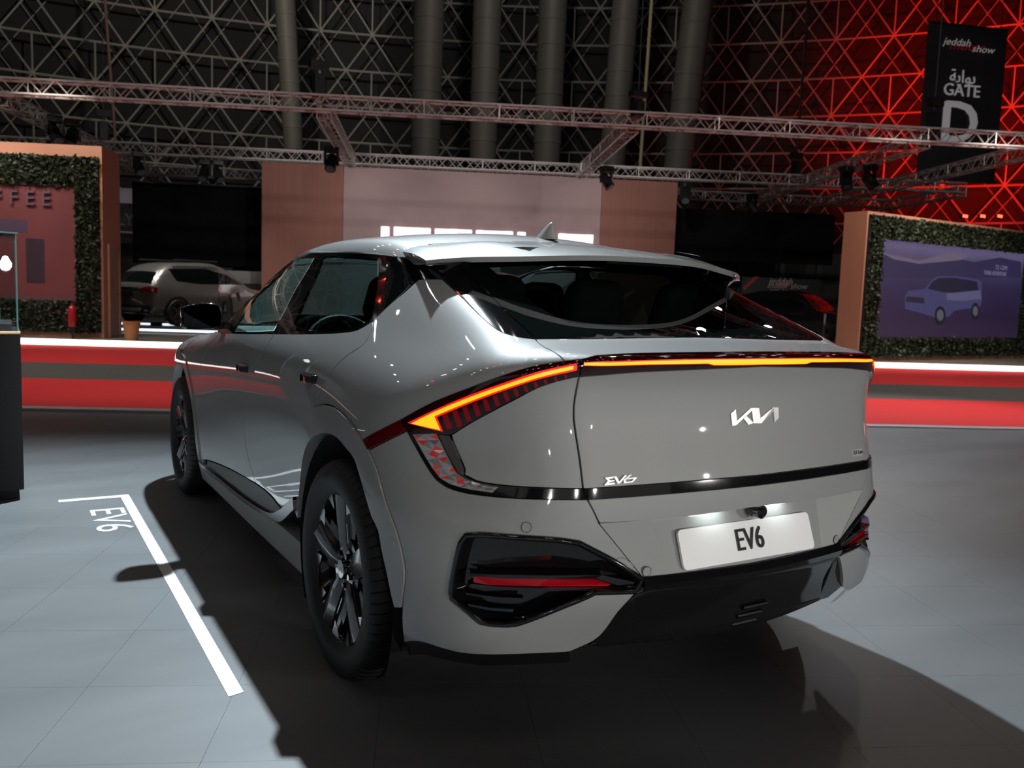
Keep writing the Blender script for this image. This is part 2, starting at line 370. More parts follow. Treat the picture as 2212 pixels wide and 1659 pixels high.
# ---- traced lines (photo points) shared by neighbouring panels
LT=[(784,950),(866,907),(937,869),(1013,839),(1089,811),(1165,789),(1220,780.6)]               # top edge of tail lamp, from wheel arch to tailgate
LTg=[(1220,780.6),(1256,777)]
LB_SIDE=[(797,972),(838,951),(879,931)]
LB=[(972.6,940),(1013,914.7),(1064,887),(1114,861.5),(1165,836),(1215.7,821),(1252,813.4)]
GAP=[(1252,813.4),(1246,841),(1240,879),(1240,905),(1245,942.5),(1251,980.5),(1256,1018.5),(1260,1056.5)]
GAP2=[(1260,1056.5),(1269,1079)]; GAP3=[(1269,1079),(1281.5,1102),(1295,1131)]
LENS_O=[(879,931),(902,973),(922,1008),(942,1036),(962.5,1051),(1000.5,1063),(1064,1072),(1140,1077),(1269,1079)]
LENS_I=[(972.6,940),(980,960),(1003,1013)]; LENS_J=[(1003,1013),(1002,1026),(1028,1039),(1089,1049),(1165,1054),(1260,1056.5)]
RIDGE=[(682,878),(704.5,874),(727,882),(745,897),(770,927),(784,950)]
RIDGE_F=[(629,1079),(631,1031),(639,968),(649,922),(661.5,892),(682,878)]
RIDGE_B=[(797,972),(816,1016),(836,1089),(859,1152),(876,1235),(869,1313)]
ARCH=[(646,1120),(651,1044),(659,983),(670,954),(687,941),(702,937),(720,940),(735,950),(750,968),(768,992),(782,1035),(796,1084),(806,1116),(820,1146),(827,1186),(838,1235),(848,1284),(855,1312)]
DGAP=[(806,693),(803,713),(788,741),(745,771.6),(720,797),(699.5,830),(684,858),(682,878)]
FDGAP=[(593,721),(575,749),(560,769),(550,787),(542,802),(535,825),(529,850),(526.6,892),(528.6,942.5),(535,983),(542.5,1013),(553,1044)]
FFGAP=[(478,719),(451,749),(436,782),(428.6,815),(426,866),(428.6,930),(438.7,993)]
BELT_F=[(478,719),(520,720.5),(593,721)]; BELT_R=[(593,721),(669,721),(745,717),(775,711),(806,693)]
DLO_Q=[(806,693),(846,655),(879,627),(905,604)]
QTOP=[(905,604),(930,603),(956,603.5)]
PIL=[(956,603.5),(973,619),(1000,644),(1031,675),(1054,696),(1073.6,711.5),(1087,719),(1112,726),(1131.5,730),(1157,732.5)]
DECKG=[(1157,732.5),(1189,756),(1220,780.6)]
SILL_T=[(608,1097),(583,1067),(553,1044)]; SILL_T2=[(553,1044),(482,1006),(449,994),(438.7,993)]
dq=(.72,.42,-.55); ds=(1,0,0); dc=(.75,.66,0); dr=(0,1,0)
# ---- body panels, each side
both('quarter_panel',[patch([loop3([QTOP,PIL,DECKG,LT[::-1],RIDGE[::-1],DGAP[::-1],DLO_Q])],dq)],PAINT,C)
both('rear_door',[patch([loop3([BELT_R,DGAP,RIDGE_F[::-1],[(629,1079),(608,1097)],SILL_T,FDGAP[::-1]])],ds,step=.035,gap=.003)],PAINT,C)
both('front_door',[patch([loop3([BELT_F,FDGAP,SILL_T2,FFGAP[::-1]])],ds,step=.04,gap=.003)],PAINT,C)
def arc(cy,cz,r,a0,a1,n,x=-.93): return [(x,cy+r*math.cos(math.radians(a0+(a1-a0)*i/n)),cz+r*math.sin(math.radians(a0+(a1-a0)*i/n))) for i in range(n+1)]
FARCH=arc(2.9,.365,.445,18,196,14)
both('front_fender',[patch([loop3([FFGAP,[(438.7,993),(-.88,2.42,.20)],[(-.88,2.42,.20),FARCH[-1]],FARCH[::-1],[FARCH[0],(-.86,3.36,.62),(-.82,3.43,.84),(-.79,3.42,.92)],
      [(-.79,3.42,.92),(393,759),(406.5,744),(421,734),(438,724),(460,717)],[(460,717),(478,719)]])],(.93,-.15,-.3),step=.035)],PAINT,C)
both('wheel_arch_moulding',[patch([loop3([ARCH,[(855,1312),(869,1313)],RIDGE_B[::-1],[(797,972),(784,950)],RIDGE[::-1],RIDGE_F[::-1],[(629,1079),(646,1120)]])],ds,off=.006,thick=.05,step=.025)],PAINT,C)
both('wheel_arch_moulding',[patch([loop3([FARCH,[FARCH[-1],arc(2.9,.365,.51,18,196,14)[-1]],arc(2.9,.365,.51,18,196,14)[::-1],[arc(2.9,.365,.51,18,196,14)[0],FARCH[0]]])],ds,off=.006,thick=.05,step=.03)],PAINT,C)
# sill: body coloured skirt, black insert, bright kick
both('side_sill',[patch([loop3([[(-.9,.46,.33),(606,1130),(535,1078),(449,1008),(440,1003),(-.9,2.42,.29)],[(-.9,2.42,.29),(-.86,2.42,.19)],[(-.86,2.42,.19),(-.86,1.4,.19),(-.86,.47,.2)],[(-.86,.47,.2),(-.9,.46,.33)]])],(1,0,-.2),off=.012,thick=.08,gap=0,step=.05)],PAINT,C)
both('sill_insert',[patch([loop3([[(449,994),(482,1006),(553,1044),(583,1067),(608,1097)],[(608,1097),(596,1108),(535,1076),(449,1008)],[(449,1008),(449,994)]])],ds,off=.004,step=.04)],mat('dark_sill_plastic',(.006,.006,.007),.35,spec=.18),C)
both('sill_strip',[patch([loop3([[(449,1008),(535,1074),(593,1106),(612,1100),(643,1072)],[(643,1072),(645,1099)],[(645,1099),(613,1125),(593,1117),(535,1083),(447,1012)],[(447,1012),(449,1008)]])],ds,off=.02,thick=.03,gap=0,step=.02)],SMOKE,C)
# ---- tail
FOGO=[(1393,1251),(1330,1211),(1254,1171)]; FOGO2=[(1254,1171),(1214.6,1165),(1136,1159.6),(1030,1152.5),(1004,1154),(992,1170),(986,1190),(975,1240),(969,1280),(972,1293)]
FOGO3=[(972,1293),(1004,1320),(1036,1346)]; FOGO4=[(1036,1346),(1060,1350),(1089,1351.6),(1115,1349.7),(1135,1343)]; FOGO5=[(1135,1343),(1214.6,1311.7),(1288,1280)]; FOGO6=[(1288,1280),(1376,1277.6)]
FOG=[FOGO,FOGO2,FOGO3,FOGO4,FOGO5,FOGO6]
BLADE=[(1376,1277.6),(1335,1322),(1293,1366.8)]; BLADE2=[(1293,1366.8),(1280,1377),(1228,1401)]; BBOT=[(1228,1401),(1136,1406),(1018,1407),(940,1394),(900,1386),(873,1388)]
def blade_disp(P):   # lower blade stands proud with a soft break above the fog light opening
    return .012*np.clip((.46-P[:,2])/.05,0,1)*np.clip((-P[:,1]-.60)/.1,0,1)
both('rear_bumper',[patch([loop3([LB_SIDE,LENS_O,GAP3,[(1295,1131),(1393,1251)],*FOG,BLADE,BLADE2,BBOT,[(873,1388),(869,1313)],RIDGE_B[::-1]])],dc,step=.025,disp=blade_disp)],PAINT,C)
both('rear_corner_panel',[patch([loop3([LB,GAP,LENS_J[::-1],LENS_I[::-1]])],dc,step=.02,off=-.004)],PAINT,C)
# tailgate pieces, symmetrical about x=0
def sym(left): left=np.array(left); r=mir(left)[::-1]; return np.concatenate([left,r])
def at_x0(z): return project(np.array([[0,-.95,z]]))[0]
def sline(pts,step=.022,Fn=None):
    return project(np.array(catmull(lift(pts,Fn),step)),Fn,5)
gapL=sline(GAP); g2=sline(GAP2); g3=sline(GAP3)
TG=empty('tailgate',parent=C)
lbl=sline([(1252,813.4),(-.43,-.90,1.099),(-.20,-.93,1.108),(0,-.945,1.112)])            # underside of the light bar
stT=sline([tuple(gapL[-1]),(-.35,-.93,.801),(0,-.955,.802)]); stB=sline([tuple(g2[-1]),(-.35,-.94,.774),(0,-.96,.775)])
lip=sline([tuple(g3[-1]),(-.4,-.93,.705),(-.265,-.945,.706),(0,-.96,.712)])
skin('tailgate_skin',[patch([sym(np.concatenate([lbl[::-1],gapL[1:],stT[1:]]))],dr,step=.035)],PAINT,TG)
skin('trim_strip',[patch([sym(np.concatenate([stT[::-1],g2[1:],stB[1:]]))],dr,step=.03,off=.003,gap=.0005)],BLACK,TG)
skin('tailgate_lip',[patch([sym(np.concatenate([stB[::-1],g3[1:],lip[1:]]))],dr,step=.03,thick=.05)],PAINT,TG)
deckE=sline(DECKG); gb=sline([tuple(deckE[0]),(-.35,-.665,1.176),(0,-.66,1.178)]); lt=sline([tuple(deckE[-1]),(1256,777),(-.40,-.868,1.14),(-.18,-.885,1.148),(0,-.89,1.149)])
skin('tailgate_deck',[patch([sym(np.concatenate([gb[::-1],deckE[1:],lt[1:]]))],(0,.15,-1),step=.035)],PAINT,TG)
# light bar on the tailgate
LBAR=empty('light_bar',parent=C)
gl=sline([tuple(lt[6]) if False else (1256,777),(1254.5,795),(1252,813.4)])
i0=int(np.argmin(np.linalg.norm(lt-gl[0],axis=1)))
bar=sym(np.concatenate([lt[i0:][::-1],gl[1:],lbl[1:]]))
skin('lamp_lens',[patch([bar],(0,.75,-.66),step=.014,off=.004,gap=.001)],LAMPBLK,LBAR)
def band(name,top,bot,m,parent,off,d,mirror=False,thick=.003,step=.012,sm=True):
    l=np.concatenate([top,bot[::-1]])
    p=patch([l],d,off=off,gap=0,thick=thick,step=step)
    a=skin(name,[p],m,parent); 
    if mirror: return a,skin(name,[p],m,parent,True)
    return a
def rearcurve(a_z): return project(np.array(catmull([np.array((-a,-.95+.19*a*a,z)) for a,z in a_z],.015)))
aT=rearcurve([(.575,1.1225),(.40,1.1295),(.20,1.1335),(0,1.1345)]); aB=rearcurve([(.575,1.1150),(.40,1.1215),(.205,1.1245)]); aB2=rearcurve([(.185,1.1195),(0,1.1200)])
amb=sym(np.concatenate([aT[::-1],aB[:],aB2]))
# order: top from centre to the left end, then lower edge back to the centre
amb=sym(np.concatenate([aT[::-1],aB,aB2]))
skin('lit_strip',[patch([amb],dr,off=.0062,gap=0,thick=.003,step=.012)],AMBER,LBAR)
rT=rearcurve([(.576,1.1255),(.40,1.1325),(.20,1.1365),(0,1.1375)]); rB=rearcurve([(.576,1.1130),(.40,1.1195),(.21,1.1225)]); rB2=rearcurve([(.183,1.1175),(0,1.1180)])
skin('lit_edge',[patch([sym(np.concatenate([rT[::-1],rB,rB2]))],dr,off=.0052,gap=0,thick=.002,step=.012)],REDGLOW,LBAR)
# side tail lamps
def lamp(mirror):
    L=empty('tail_lamp',parent=C)
    ml=loop3([[(866,907),(937,869),(1013,839),(1089,811),(1165,789),(1220,780.6),(1255,777)],[(1255,777),(1251,813.4)],LB[::-1],[(972.6,940),(930,936),(879,931)],[(879,931),(866,907)]],step=.015)
    skin('lamp_lens',[patch([ml],dc,off=.004,gap=.001,step=.014)],LAMPBLK,L,mirror)
    sidel=loop3([[(784,950),(866,907)],[(866,907),(879,931)],LB_SIDE[::-1],[(797,972),(784,950)]],step=.015)
    skin('side_marker',[patch([sidel],ds,off=.0045,gap=.0015,step=.015)],REDL,L,mirror)
    am=loop3([[(892,914.7),(937,892),(1013,860),(1089,832),(1165,807),(1238,790.6)],[(1238,790.6),(1238,797)],[(1238,797),(1165,814.7),(1089,840),(1013,869),(941,899)],[(941,899),(953.7,928.6)],[(953.7,928.6),(892,914.7)]],step=.012)
    skin('lit_strip',[patch([am],dc,off=.0065,gap=0,thick=.003,step=.012)],AMBER,L,mirror)
    re=loop3([[(883,913.5),(937,887.5),(1013,855),(1089,827),(1165,802.5),(1246,785.5)],[(1246,785.5),(1246,799)],[(1246,799),(1165,818.5),(1089,844),(1013,873),(946,901)],[(946,901),(959,932)],[(959,932),(883,913.5)]],step=.012)
    skin('lit_edge',[patch([re],dc,off=.0052,gap=0,thick=.002,step=.012)],REDGLOW,L,mirror)
    for k in range(13):      # ribs hanging below the strip
        t=k/12; xs=957+t*(1218-957)
        ytop=np.interp(xs,[941,1013,1089,1165,1238],[899,873,844,819,801])+3; ybot=np.interp(xs,[972,1013,1064,1114,1165,1216,1252],[940,915,887,861.5,836,821,813])
        h=(ybot-ytop)*.72; w=11-6.5*t
        if h<3: continue
        rb=loop3([[(xs,ytop),(xs+w,ytop-w*.36)],[(xs+w,ytop-w*.36),(xs+w+h*.34,ytop+h-w*.36)],[(xs+w+h*.34,ytop+h-w*.36),(xs+h*.34,ytop+h)],[(xs+h*.34,ytop+h),(xs,ytop)]],step=.02)
        skin('rib',[patch([rb],dc,off=.0052,gap=0,thick=.002,step=.03)],REDRIB,L,mirror)
    # lower clear lens with faceted prisms
    lo=loop3([LENS_O,[(1269,1079),(1260,1056.5)],LENS_J[::-1],LENS_I[::-1],[(972.6,940),(879,931)]],step=.015)
    skin('lower_lens',[patch([lo],dc,off=.002,gap=.001,step=.016)],BLACK,L,mirror)
    return L
for mi in (False,True):
    L=lamp(mi)
    # prisms: little pyramids between outer and inner edge of the lower lens
    oe=sline([(893,938),(912,972),(932,1006),(951,1032),(972,1045),(1010,1056),(1064,1064.5)],.01); ie=sline([(944,936),(958,965),(976,1000),(988,1022),(1006,1034),(1040,1046),(1078,1052)],.01)
    K=10; mb=MB(); mr_=MB()
    for i in range(K):
        a=oe[int(i*(len(oe)-1)/K)];b=oe[int((i+1)*(len(oe)-1)/K)];c=ie[int((i+1)*(len(ie)-1)/K)];d=ie[int(i*(len(ie)-1)/K)]
        for j in range(2):
            s0,s1=j/2,(j+1)/2; q=[a+(d-a)*s0,b+(c-b)*s0,b+(c-b)*s1,a+(d-a)*s1]; ctr=sum(q)/4; nn=grad(ctr[None])[0]
            tip=ctr+nn*.008; V=[p+nn*.003 for p in q]+[tip]
            fs=[(0,1,4),(1,2,4),(2,3,4),(3,0,4)]
            for k,fc in enumerate(fs): ((mr_ if ((i+j*2+k)%4==0 and i<7) else mb)).add([V[t] for t in fc],[(0,1,2)])
    for nm,bb,mm in (('prism_row',mb,mat('clear_prism',(.42,.38,.38),.16,.6)),('red_prism_row',mr_,mat('red_prism',(.38,.04,.04),.2,.4,emit=(1,.05,.04),es=.14))):
        o=bb.build(nm,mm,L)
        if mi:
            o.data.transform(Matrix.Scale(-1,4,(1,0,0))); o.data.flip_normals()
        o['kind']='stuff'
    gr=loop3([[(950,938),(972,941)],[(972,941),(981,962),(1002,1013)],[(1002,1013),(1000,1025),(993,1022)],[(993,1022),(985,1010),(966,975),(950,938)]],step=.012)
    skin('reflector_grille',[patch([gr],dc,off=.005,gap=.0005,step=.02)],mat('grey_reflector_mesh',(.10,.085,.085),.35,.4),L,mi)
# ---- plate recess in the bumper centre (explicit facets)
A=g3[-1]; Bp=lift([(1393,1251)])[0]
Cc=np.array([-.335,-.885,.690]); Dd=np.array([-.305,-.944,.546]); lipm=lip
mb=MB(); MX=np.array([-1,1,1.])
def quad(*q):
    q=[np.array(p,float) for p in q]; mb.add(q,[tuple(range(len(q)))]); mb.add([p*MX for p in q][::-1],[tuple(range(len(q)))])
C0=np.array([0,-.895,.700]); D0=np.array([0,-.955,.541]); bl=sline([(1393,1251),(-.30,-.945,.541),(0,-.965,.538)])
quad(C0,Cc,Dd,D0); quad(Cc,A,Bp,Dd); quad(Dd,Bp,*bl[1:],D0)
und=[p+np.array([0,.004,.001]) for p in lip]
quad(*und,C0,Cc)
ob=mb.build('plate_recess',PAINT,C); smooth_by_angle(ob,20)
# number plate
PL=empty('number_plate',parent=C)
pc=np.array([0,-.928,.606]); pu=np.array([0,.34,.94]);pu/=np.linalg.norm(pu); pr=np.array([1.,0,0]); pn=np.cross(pr,pu)
def rrect(w,h,r,n=6):
    P=[]
    for cx,cy,a0 in ((w-r,h-r,0),(-w+r,h-r,90),(-w+r,-h+r,180),(w-r,-h+r,270)):
        for i in range(n+1): t=math.radians(a0+90*i/n); P.append((cx+r*math.cos(t),cy+r*math.sin(t)))
    return P
MB().prism([pc+pr*a+pu*b for a,b in rrect(.262,.0555,.014)],pn*.008).build('plate_blank',WHITE,PL)
v,f=text_mesh('EV6',.088,.0008); 
V=[];Fq=[]
for dx in (-.0024,0,.0024):
    b=len(V); V+=[pc+pn*.0092+pr*(q[0]*.80+dx)+pu*(q[1]*1.02)+pn*q[2] for q in v]; Fq+=[tuple(i+b for i in t) for t in f]
mesh('plate_lettering',V,Fq,INK,PL)
# plate lamps, camera
for s in (-1,1):
    MB().box(s*.13-.045,s*.13+.045,-.922,-.908,.6990,.7020).build('plate_light',mat('plate_light_lens',(.9,.9,.9),.3,emit=(.88,1,.97),es=15),C)
mb=MB(); mb.lathe([(0,-.02),(.012,-.02),(.020,-.014),(.022,.0),(.022,.03)],20,'y',(.03,-.936,.690)); smooth_by_angle(mb.build('reversing_camera',BLACK,C))
# diffuser: black lower centre
DIF=empty('diffuser',parent=C)
dT=sline([(1376,1277.6),(1395,1254),(-.30,-.945,.537),(0,-.965,.534)]); 
def difz(a,z):  # receding under-tail
    return -.955+.19*a*a+(.537-z)*.36
rows=[]
for t in np.linspace(0,1,7):
    z=.532-.205*t; row=[]
    for a in np.linspace(0,1,13):
        aw=(.385+.10*t)*a*1.02; row.append((-aw,difz(aw,z)+.015*math.sin(t*math.pi),z+.03*(a*a)*(1 if t>.9 else 0)))
    rows.append(row)
V=[];Fq=[]
for r in rows: V+= [(-x,y,z) for x,y,z in r[::-1]]+r[1:]
W_=25
for i in range(6):
    for j in range(W_-1): Fq.append((i*W_+j,(i+1)*W_+j,(i+1)*W_+j+1,i*W_+j+1))
o=mesh('diffuser_panel',V,Fq,BLACK,DIF,True); sm=o.modifiers.new('thick','SOLIDIFY'); sm.thickness=.02; sm.offset=-1
# top edge bar of diffuser
mb=MB()
prev=None
for a in np.linspace(-1,1,25):
    aa=abs(a)*.395; y=-.968+.19*aa*aa; z=.536+.004*abs(a)
    sec=[(a*.395,y,z+.012),(a*.395,y-.014,z-.006),(a*.395,y-.004,z-.026),(a*.395,y+.03,z-.01)]
    b=len(mb.v); mb.v+=sec
    if prev is not None: mb.f+=[(prev+k,b+k,b+(k+1)%4,prev+(k+1)%4) for k in range(4)]
    prev=b
smooth_by_angle(mb.build('diffuser_lip',BLACK,DIF),40)
for i,(w,zz) in enumerate(((.05,.395),(.05,.368),(.05,.341))):      # three bright slats low in the middle
    y=difz(0,zz)-.012; MB().tube((.06-w+i*-.012,y,zz),(.06+w-i*.012,y,zz),.0075,8).build('diffuser_slat',SMOKE,DIF)
for s in (-1,1):
    mb=MB(); 
    for k in range(3):
        y=difz(.2,.37-.02*k)-.004; mb.tube((s*.13,y,.372-.022*k),(s*(.37+.02*k),difz(.37,.38-.022*k)+.004,.386-.022*k),.005,6)
    mb.build('diffuser_ridge',BLACK,DIF)
    # fin that frames the diffuser side
    q=[np.array(p) for p in ((-.392,-.937,.528),(-.43,-.918,.528),(-.515,-.875,.378),(-.455,-.862,.338),(-.40,-.865,.34),(-.50,-.875,.375))]
    poly=[q[0],q[1],q[2],q[3],q[4]]
    mb=MB().prism([p*np.array([-s,1,1]) for p in poly],(0,.04,0)); bevel(mb.build('diffuser_fin',BLACK,DIF),.006)
# black under-skirt of the bumper
top=sline([(1228,1401),(1136,1406),(1018,1407),(940,1394),(900,1386),(873,1388)])
for s in (1,-1):
    mb=MB()
    for i in range(len(top)-1):
        a,b=top[i]*np.array([s,1,1]),top[i+1]*np.array([s,1,1]); inn=np.array([s*.03,.03,-.055]); 
        mb.add([a,b,b+inn,a+inn],[(0,1,2,3)])
    o=mb.build('bumper_under_skirt',BLACK,C); smooth_by_angle(o,50)
# fog openings
RECS=loop3(FOG)
for mi in (False,True):
    FG=empty('bumper_vent',parent=C)
    ctr=RECS.mean(0); inn=np.array([.45,.85,0.]); inn/=np.linalg.norm(inn); n=len(RECS); ring=[]
    offs=(0,.003,.030,.06); scl=(1.0,.985,.90,.82)
    V=[];
    for o_,s_ in zip(offs,scl):
        for p in RECS: V.append(ctr+(p-ctr)*s_+inn*o_)
    Fq=[]
    for k in range(3):
        for i in range(n): Fq.append((k*n+i,k*n+(i+1)%n,(k+1)*n+(i+1)%n,(k+1)*n+i))
    Fq.append(tuple(range(3*n,4*n)))
    V=np.array(V)
    o=mesh('vent_liner',V*(np.array([-1,1,1]) if mi else 1),Fq if not mi else [q[::-1] for q in Fq],BLACK,FG); smooth_by_angle(o,40)
    rf=lift([(1023,1248.8),(1083.5,1252.7),(1188,1254),(1282.8,1253.5),(1322,1265.8),(1314,1269),(1162,1269.8),(1057,1267),(1023,1261)])
    rf=[p+inn*.012 for p in rf]
    s3=np.array([-1,1,1]) if mi else np.ones(3)
    MB().prism([p*s3 for p in rf],(inn*.02*s3)).build('rear_reflector',REFLX,FG)
    # raised gloss rim that follows the opening
    m_=MB(); rp_=[(ctr+(p-ctr)*.972) for p in RECS]; nr_=grad(project(np.array(rp_)))
    for i in range(n):
        a_,b_=rp_[i]+nr_[i]*.002,rp_[(i+1)%n]+nr_[(i+1)%n]*.002
        m_.tube(a_*s3,b_*s3,.0085,8,caps=False)
    smooth_by_angle(m_.build('vent_rim',BLACK,FG),60)
    # shelf around the reflector and lower winglets
    def strip(pts_a,pts_b,depth,nm):
        a=[p+inn*.006 for p in lift(pts_a)];b=[p+inn*.006 for p in lift(pts_b)]
        m_=MB()
        for i in range(len(a)-1): m_.hexa([a[i]*s3,a[i+1]*s3,b[i+1]*s3,b[i]*s3],[(a[i]+inn*depth)*s3,(a[i+1]+inn*depth)*s3,(b[i+1]+inn*depth)*s3,(b[i]+inn*depth)*s3])
        o=m_.build(nm,BLACK,FG); return o
    strip([(1010,1240),(1083,1243),(1188,1245),(1300,1244),(1385,1262)],[(1019,1247),(1083,1251),(1188,1252),(1288,1251.5),(1335,1266)],.045,'vent_frame')
    strip([(1019,1263),(1083,1270),(1188,1272),(1290,1272),(1340,1270)],[(1010,1268),(1083,1276),(1188,1279),(1280,1278),(1378,1275)],.045,'vent_frame')
    for k,(a,b,c,d) in enumerate((((1005,1282),(1130,1294),(1006,1286),(1130,1300)),((1010,1306),(1110,1318),(1012,1311),(1108,1324)))):
        strip([a,((a[0]+b[0])/2,(a[1]+b[1])/2+3),b],[c,((c[0]+d[0])/2,(c[1]+d[1])/2+3),d],.03,'vent_winglet')
# parking sensors, tow cover
for q in ((1137,1139),(1397,1234.6)):
    p=lift([q])[0]; nn=grad(p[None])[0]
    for s in (1,-1):
        pp=p*np.array([s,1,1]); nq=nn*np.array([s,1,1])
        MB().tube(pp-nq*.006,pp+nq*.0012,.0125,20).build('parking_sensor',PAINT,C)
        mbr=MB(); u=np.cross(nq,(0,0,1.));u/=np.linalg.norm(u);w=np.cross(nq,u)
        pts=[pp+.0135*(math.cos(t)*u+math.sin(t)*w)+nq*.0005 for t in np.linspace(0,2*math.pi,25)]
        for i in range(24): mbr.tube(pts[i],pts[i+1],.0008,4,caps=False)
        mbr.build('sensor_ring',DARK,C)
p=lift([(850,1173)])[0]; nn=grad(p[None])[0]
for s in (1,-1): MB().tube((p-nn*.004)*np.array([s,1,1]),(p+nn*.010)*np.array([s,1,1]),.013,20).build('parking_sensor',PAINT,C)
tw=loop3([[(1330,1211),(1336,1205),(1346,1205),(1368,1222),(1367,1230),(1364,1234)],[(1364,1234),(1330,1211)]],step=.01)
skin('tow_cover',[patch([tw],dr,off=.0008,gap=0,thick=.004,step=.02)],PAINT,C)
cy=tw; mbr=MB()
for i in range(len(tw)): mbr.tube(tw[i]+np.array([0,-.0004,0]),tw[(i+1)%len(tw)]+np.array([0,-.0004,0]),.0007,4,caps=False)
mbr.build('tow_cover_seam',DARK,C)
# ---- badges
def on_rear(x,z,off=.003):
    p=project(np.array([[x,-.95,z]]))[0]; return p+grad(p[None])[0]*off
def badge(name,polys,m,thick=.006,parent=C):
    mb=MB()
    for poly in polys:
        fr=[on_rear(x,z,thick) for x,z in poly]; bk=[on_rear(x,z,-.002) for x,z in poly]; n=len(poly)
        mb.add(fr+bk,[tuple(range(n))]+[(i,n+i,n+(i+1)%n,(i+1)%n) for i in range(n)])
    return mb.build(name,m,parent)
# maker's emblem, drawn as slanted strokes from the photo points
K1=[(1577,884),(1587,881),(1590,906),(1609,893),(1621,881),(1629,879.5),(1608,897.5),(1621,911.5),(1633,912),(1626,886),(1627,879.5),(1637,879),(1644,906),(1668,882),(1679,877.5),(1680,902),(1671,909),(1669,889),(1646,910),(1642,912.5)]
def lz(q): 
    p=lift([q])[0]; return (p[0],p[2])
E_=[lambda:0]
k_a=[(1576,890),(1586,881.5),(1590,908),(1580,917)]; k_b=[(1590,908),(1618,884),(1627,880),(1627,884),(1604,904),(1580,917),(1590,917)]
emb=[[(1576,892),(1586,883),(1590,906),(1587,916),(1579,917)],[(1587,916),(1590,906),(1619,880.5),(1628,880)],[(1604,902),(1610,897),(1625,911),(1614,915)],[(1622,886),(1628,880),(1637,880),(1642,912),(1625,912)],[(1642,912),(1640,901),(1668,879),(1679,878)],[(1642,912),(1679,878),(1668,879)],[(1668,879),(1679,878),(1680,900),(1671,910)]]
badge('maker_emblem',[[lz(q) for q in e] for e in emb],PLATEBR,.005)
ev=[[(1296,1023.5),(1317,1021.5),(1315,1025),(1303,1026.3)],[(1296,1023.5),(1303,1026.3),(1309,1030.5),(1304,1031)],[(1304,1031),(1309,1030.5),(1318,1029.8),(1317,1032.5),(1309,1033.4)],[(1304,1031),(1309,1033.4),(1302,1037.5),(1295,1041)],[(1295,1041),(1302,1037.5),(1318,1036),(1319,1039)],
    [(1316.5,1022),(1322,1021.5),(1329,1034),(1326,1038)],[(1329,1034),(1341,1020),(1347,1019.3),(1330,1038),(1326,1038)],[(1352,1019.5),(1357,1019),(1343,1031),(1339,1030)],[(1339,1030),(1343,1031),(1344,1035),(1362,1033.5),(1359,1036.5),(1340,1038)],[(1350,1026.5),(1366,1025),(1363,1028),(1347,1029.3)],[(1366,1025),(1369,1027),(1362,1033.5),(1358,1033.6),(1362,1028)]]
badge('model_badge',[[lz(q) for q in e] for e in ev],mat('silver_badge',(.82,.82,.83),.30,.6),.007)
gx,gz=.505,.838
badge('trim_badge',[[(gx-.030,gz-.012),(gx+.030,gz-.012),(gx+.033,gz+.012),(gx-.027,gz+.012)]],mat('silver_badge',(.82,.82,.83),.30,.6),.003)
v,f=text_mesh('GT-Line',.017,.0004); bo=np.array(on_rear(gx,gz,.0042)); ty=grad(bo[None])[0]; tx=np.cross((0,0,1.),ty);tx/=np.linalg.norm(tx); tx=-tx if tx[0]<0 else tx; tu=np.cross(ty,tx); tu=tu if tu[2]>0 else -tu
mesh('trim_badge_lettering',[bo+tx*q[0]+tu*q[1]+ty*q[2] for q in v],f,INK,C)
# ---- glasshouse
CANT=[(640,547),(660,545),(694,543),(770,544),(831,549),(879,555)]
cant=lift(CANT)
APIL=[(-.655,1.52,1.452),(-.72,1.78,1.30),(-.80,2.06,1.13),(-.865,2.15,1.06)]
W_FD=[[(500,714.5),(540,715),(589,713)],[(589,713),(610,675),(640,617),(676,557)],[(676,557),(650,558),(628,563)],[(628,563),(590,596),(555,633),(500,714.5)]]
W_RD=[[(627,713),(690,711.5),(752,707),(780,698),(800,683)],[(800,683),(808,640),(814,560)],[(814,560),(750,556),(693,557)],[(693,557),(655,645),(627,713)]]
W_Q=[[(835,563),(896,571)],[(896,571),(893,604)],[(893,604),(868,630),(818,677)],[(818,677),(827,620),(835,563)]]
both('window_surround',[patch([loop3([[(879,555),(905,562)],[(905,562),(905,604)],DLO_Q[::-1],BELT_R[::-1],BELT_F[::-1],[(478,719),(-.868,2.12,1.045)],APIL[::-1],[APIL[0],(640,547)],CANT]),loop3(W_FD),loop3(W_RD)],(.9,0,-.42),off=-.006,gap=.001,step=.05,thick=.01)],BLACK,C)
both('side_window',[patch([loop3(W_FD)],(.9,0,-.42),off=-.0035,gap=0,step=.06,skirt=False)],GLASS,C)
both('side_window',[patch([loop3(W_RD)],(.9,0,-.42),off=-.0035,gap=0,step=.06,skirt=False)],GLASSD,C)
both('quarter_window',[patch([loop3(W_Q)],(.9,0,-.42),off=-.003,gap=0,step=.06)],PRIV,C)
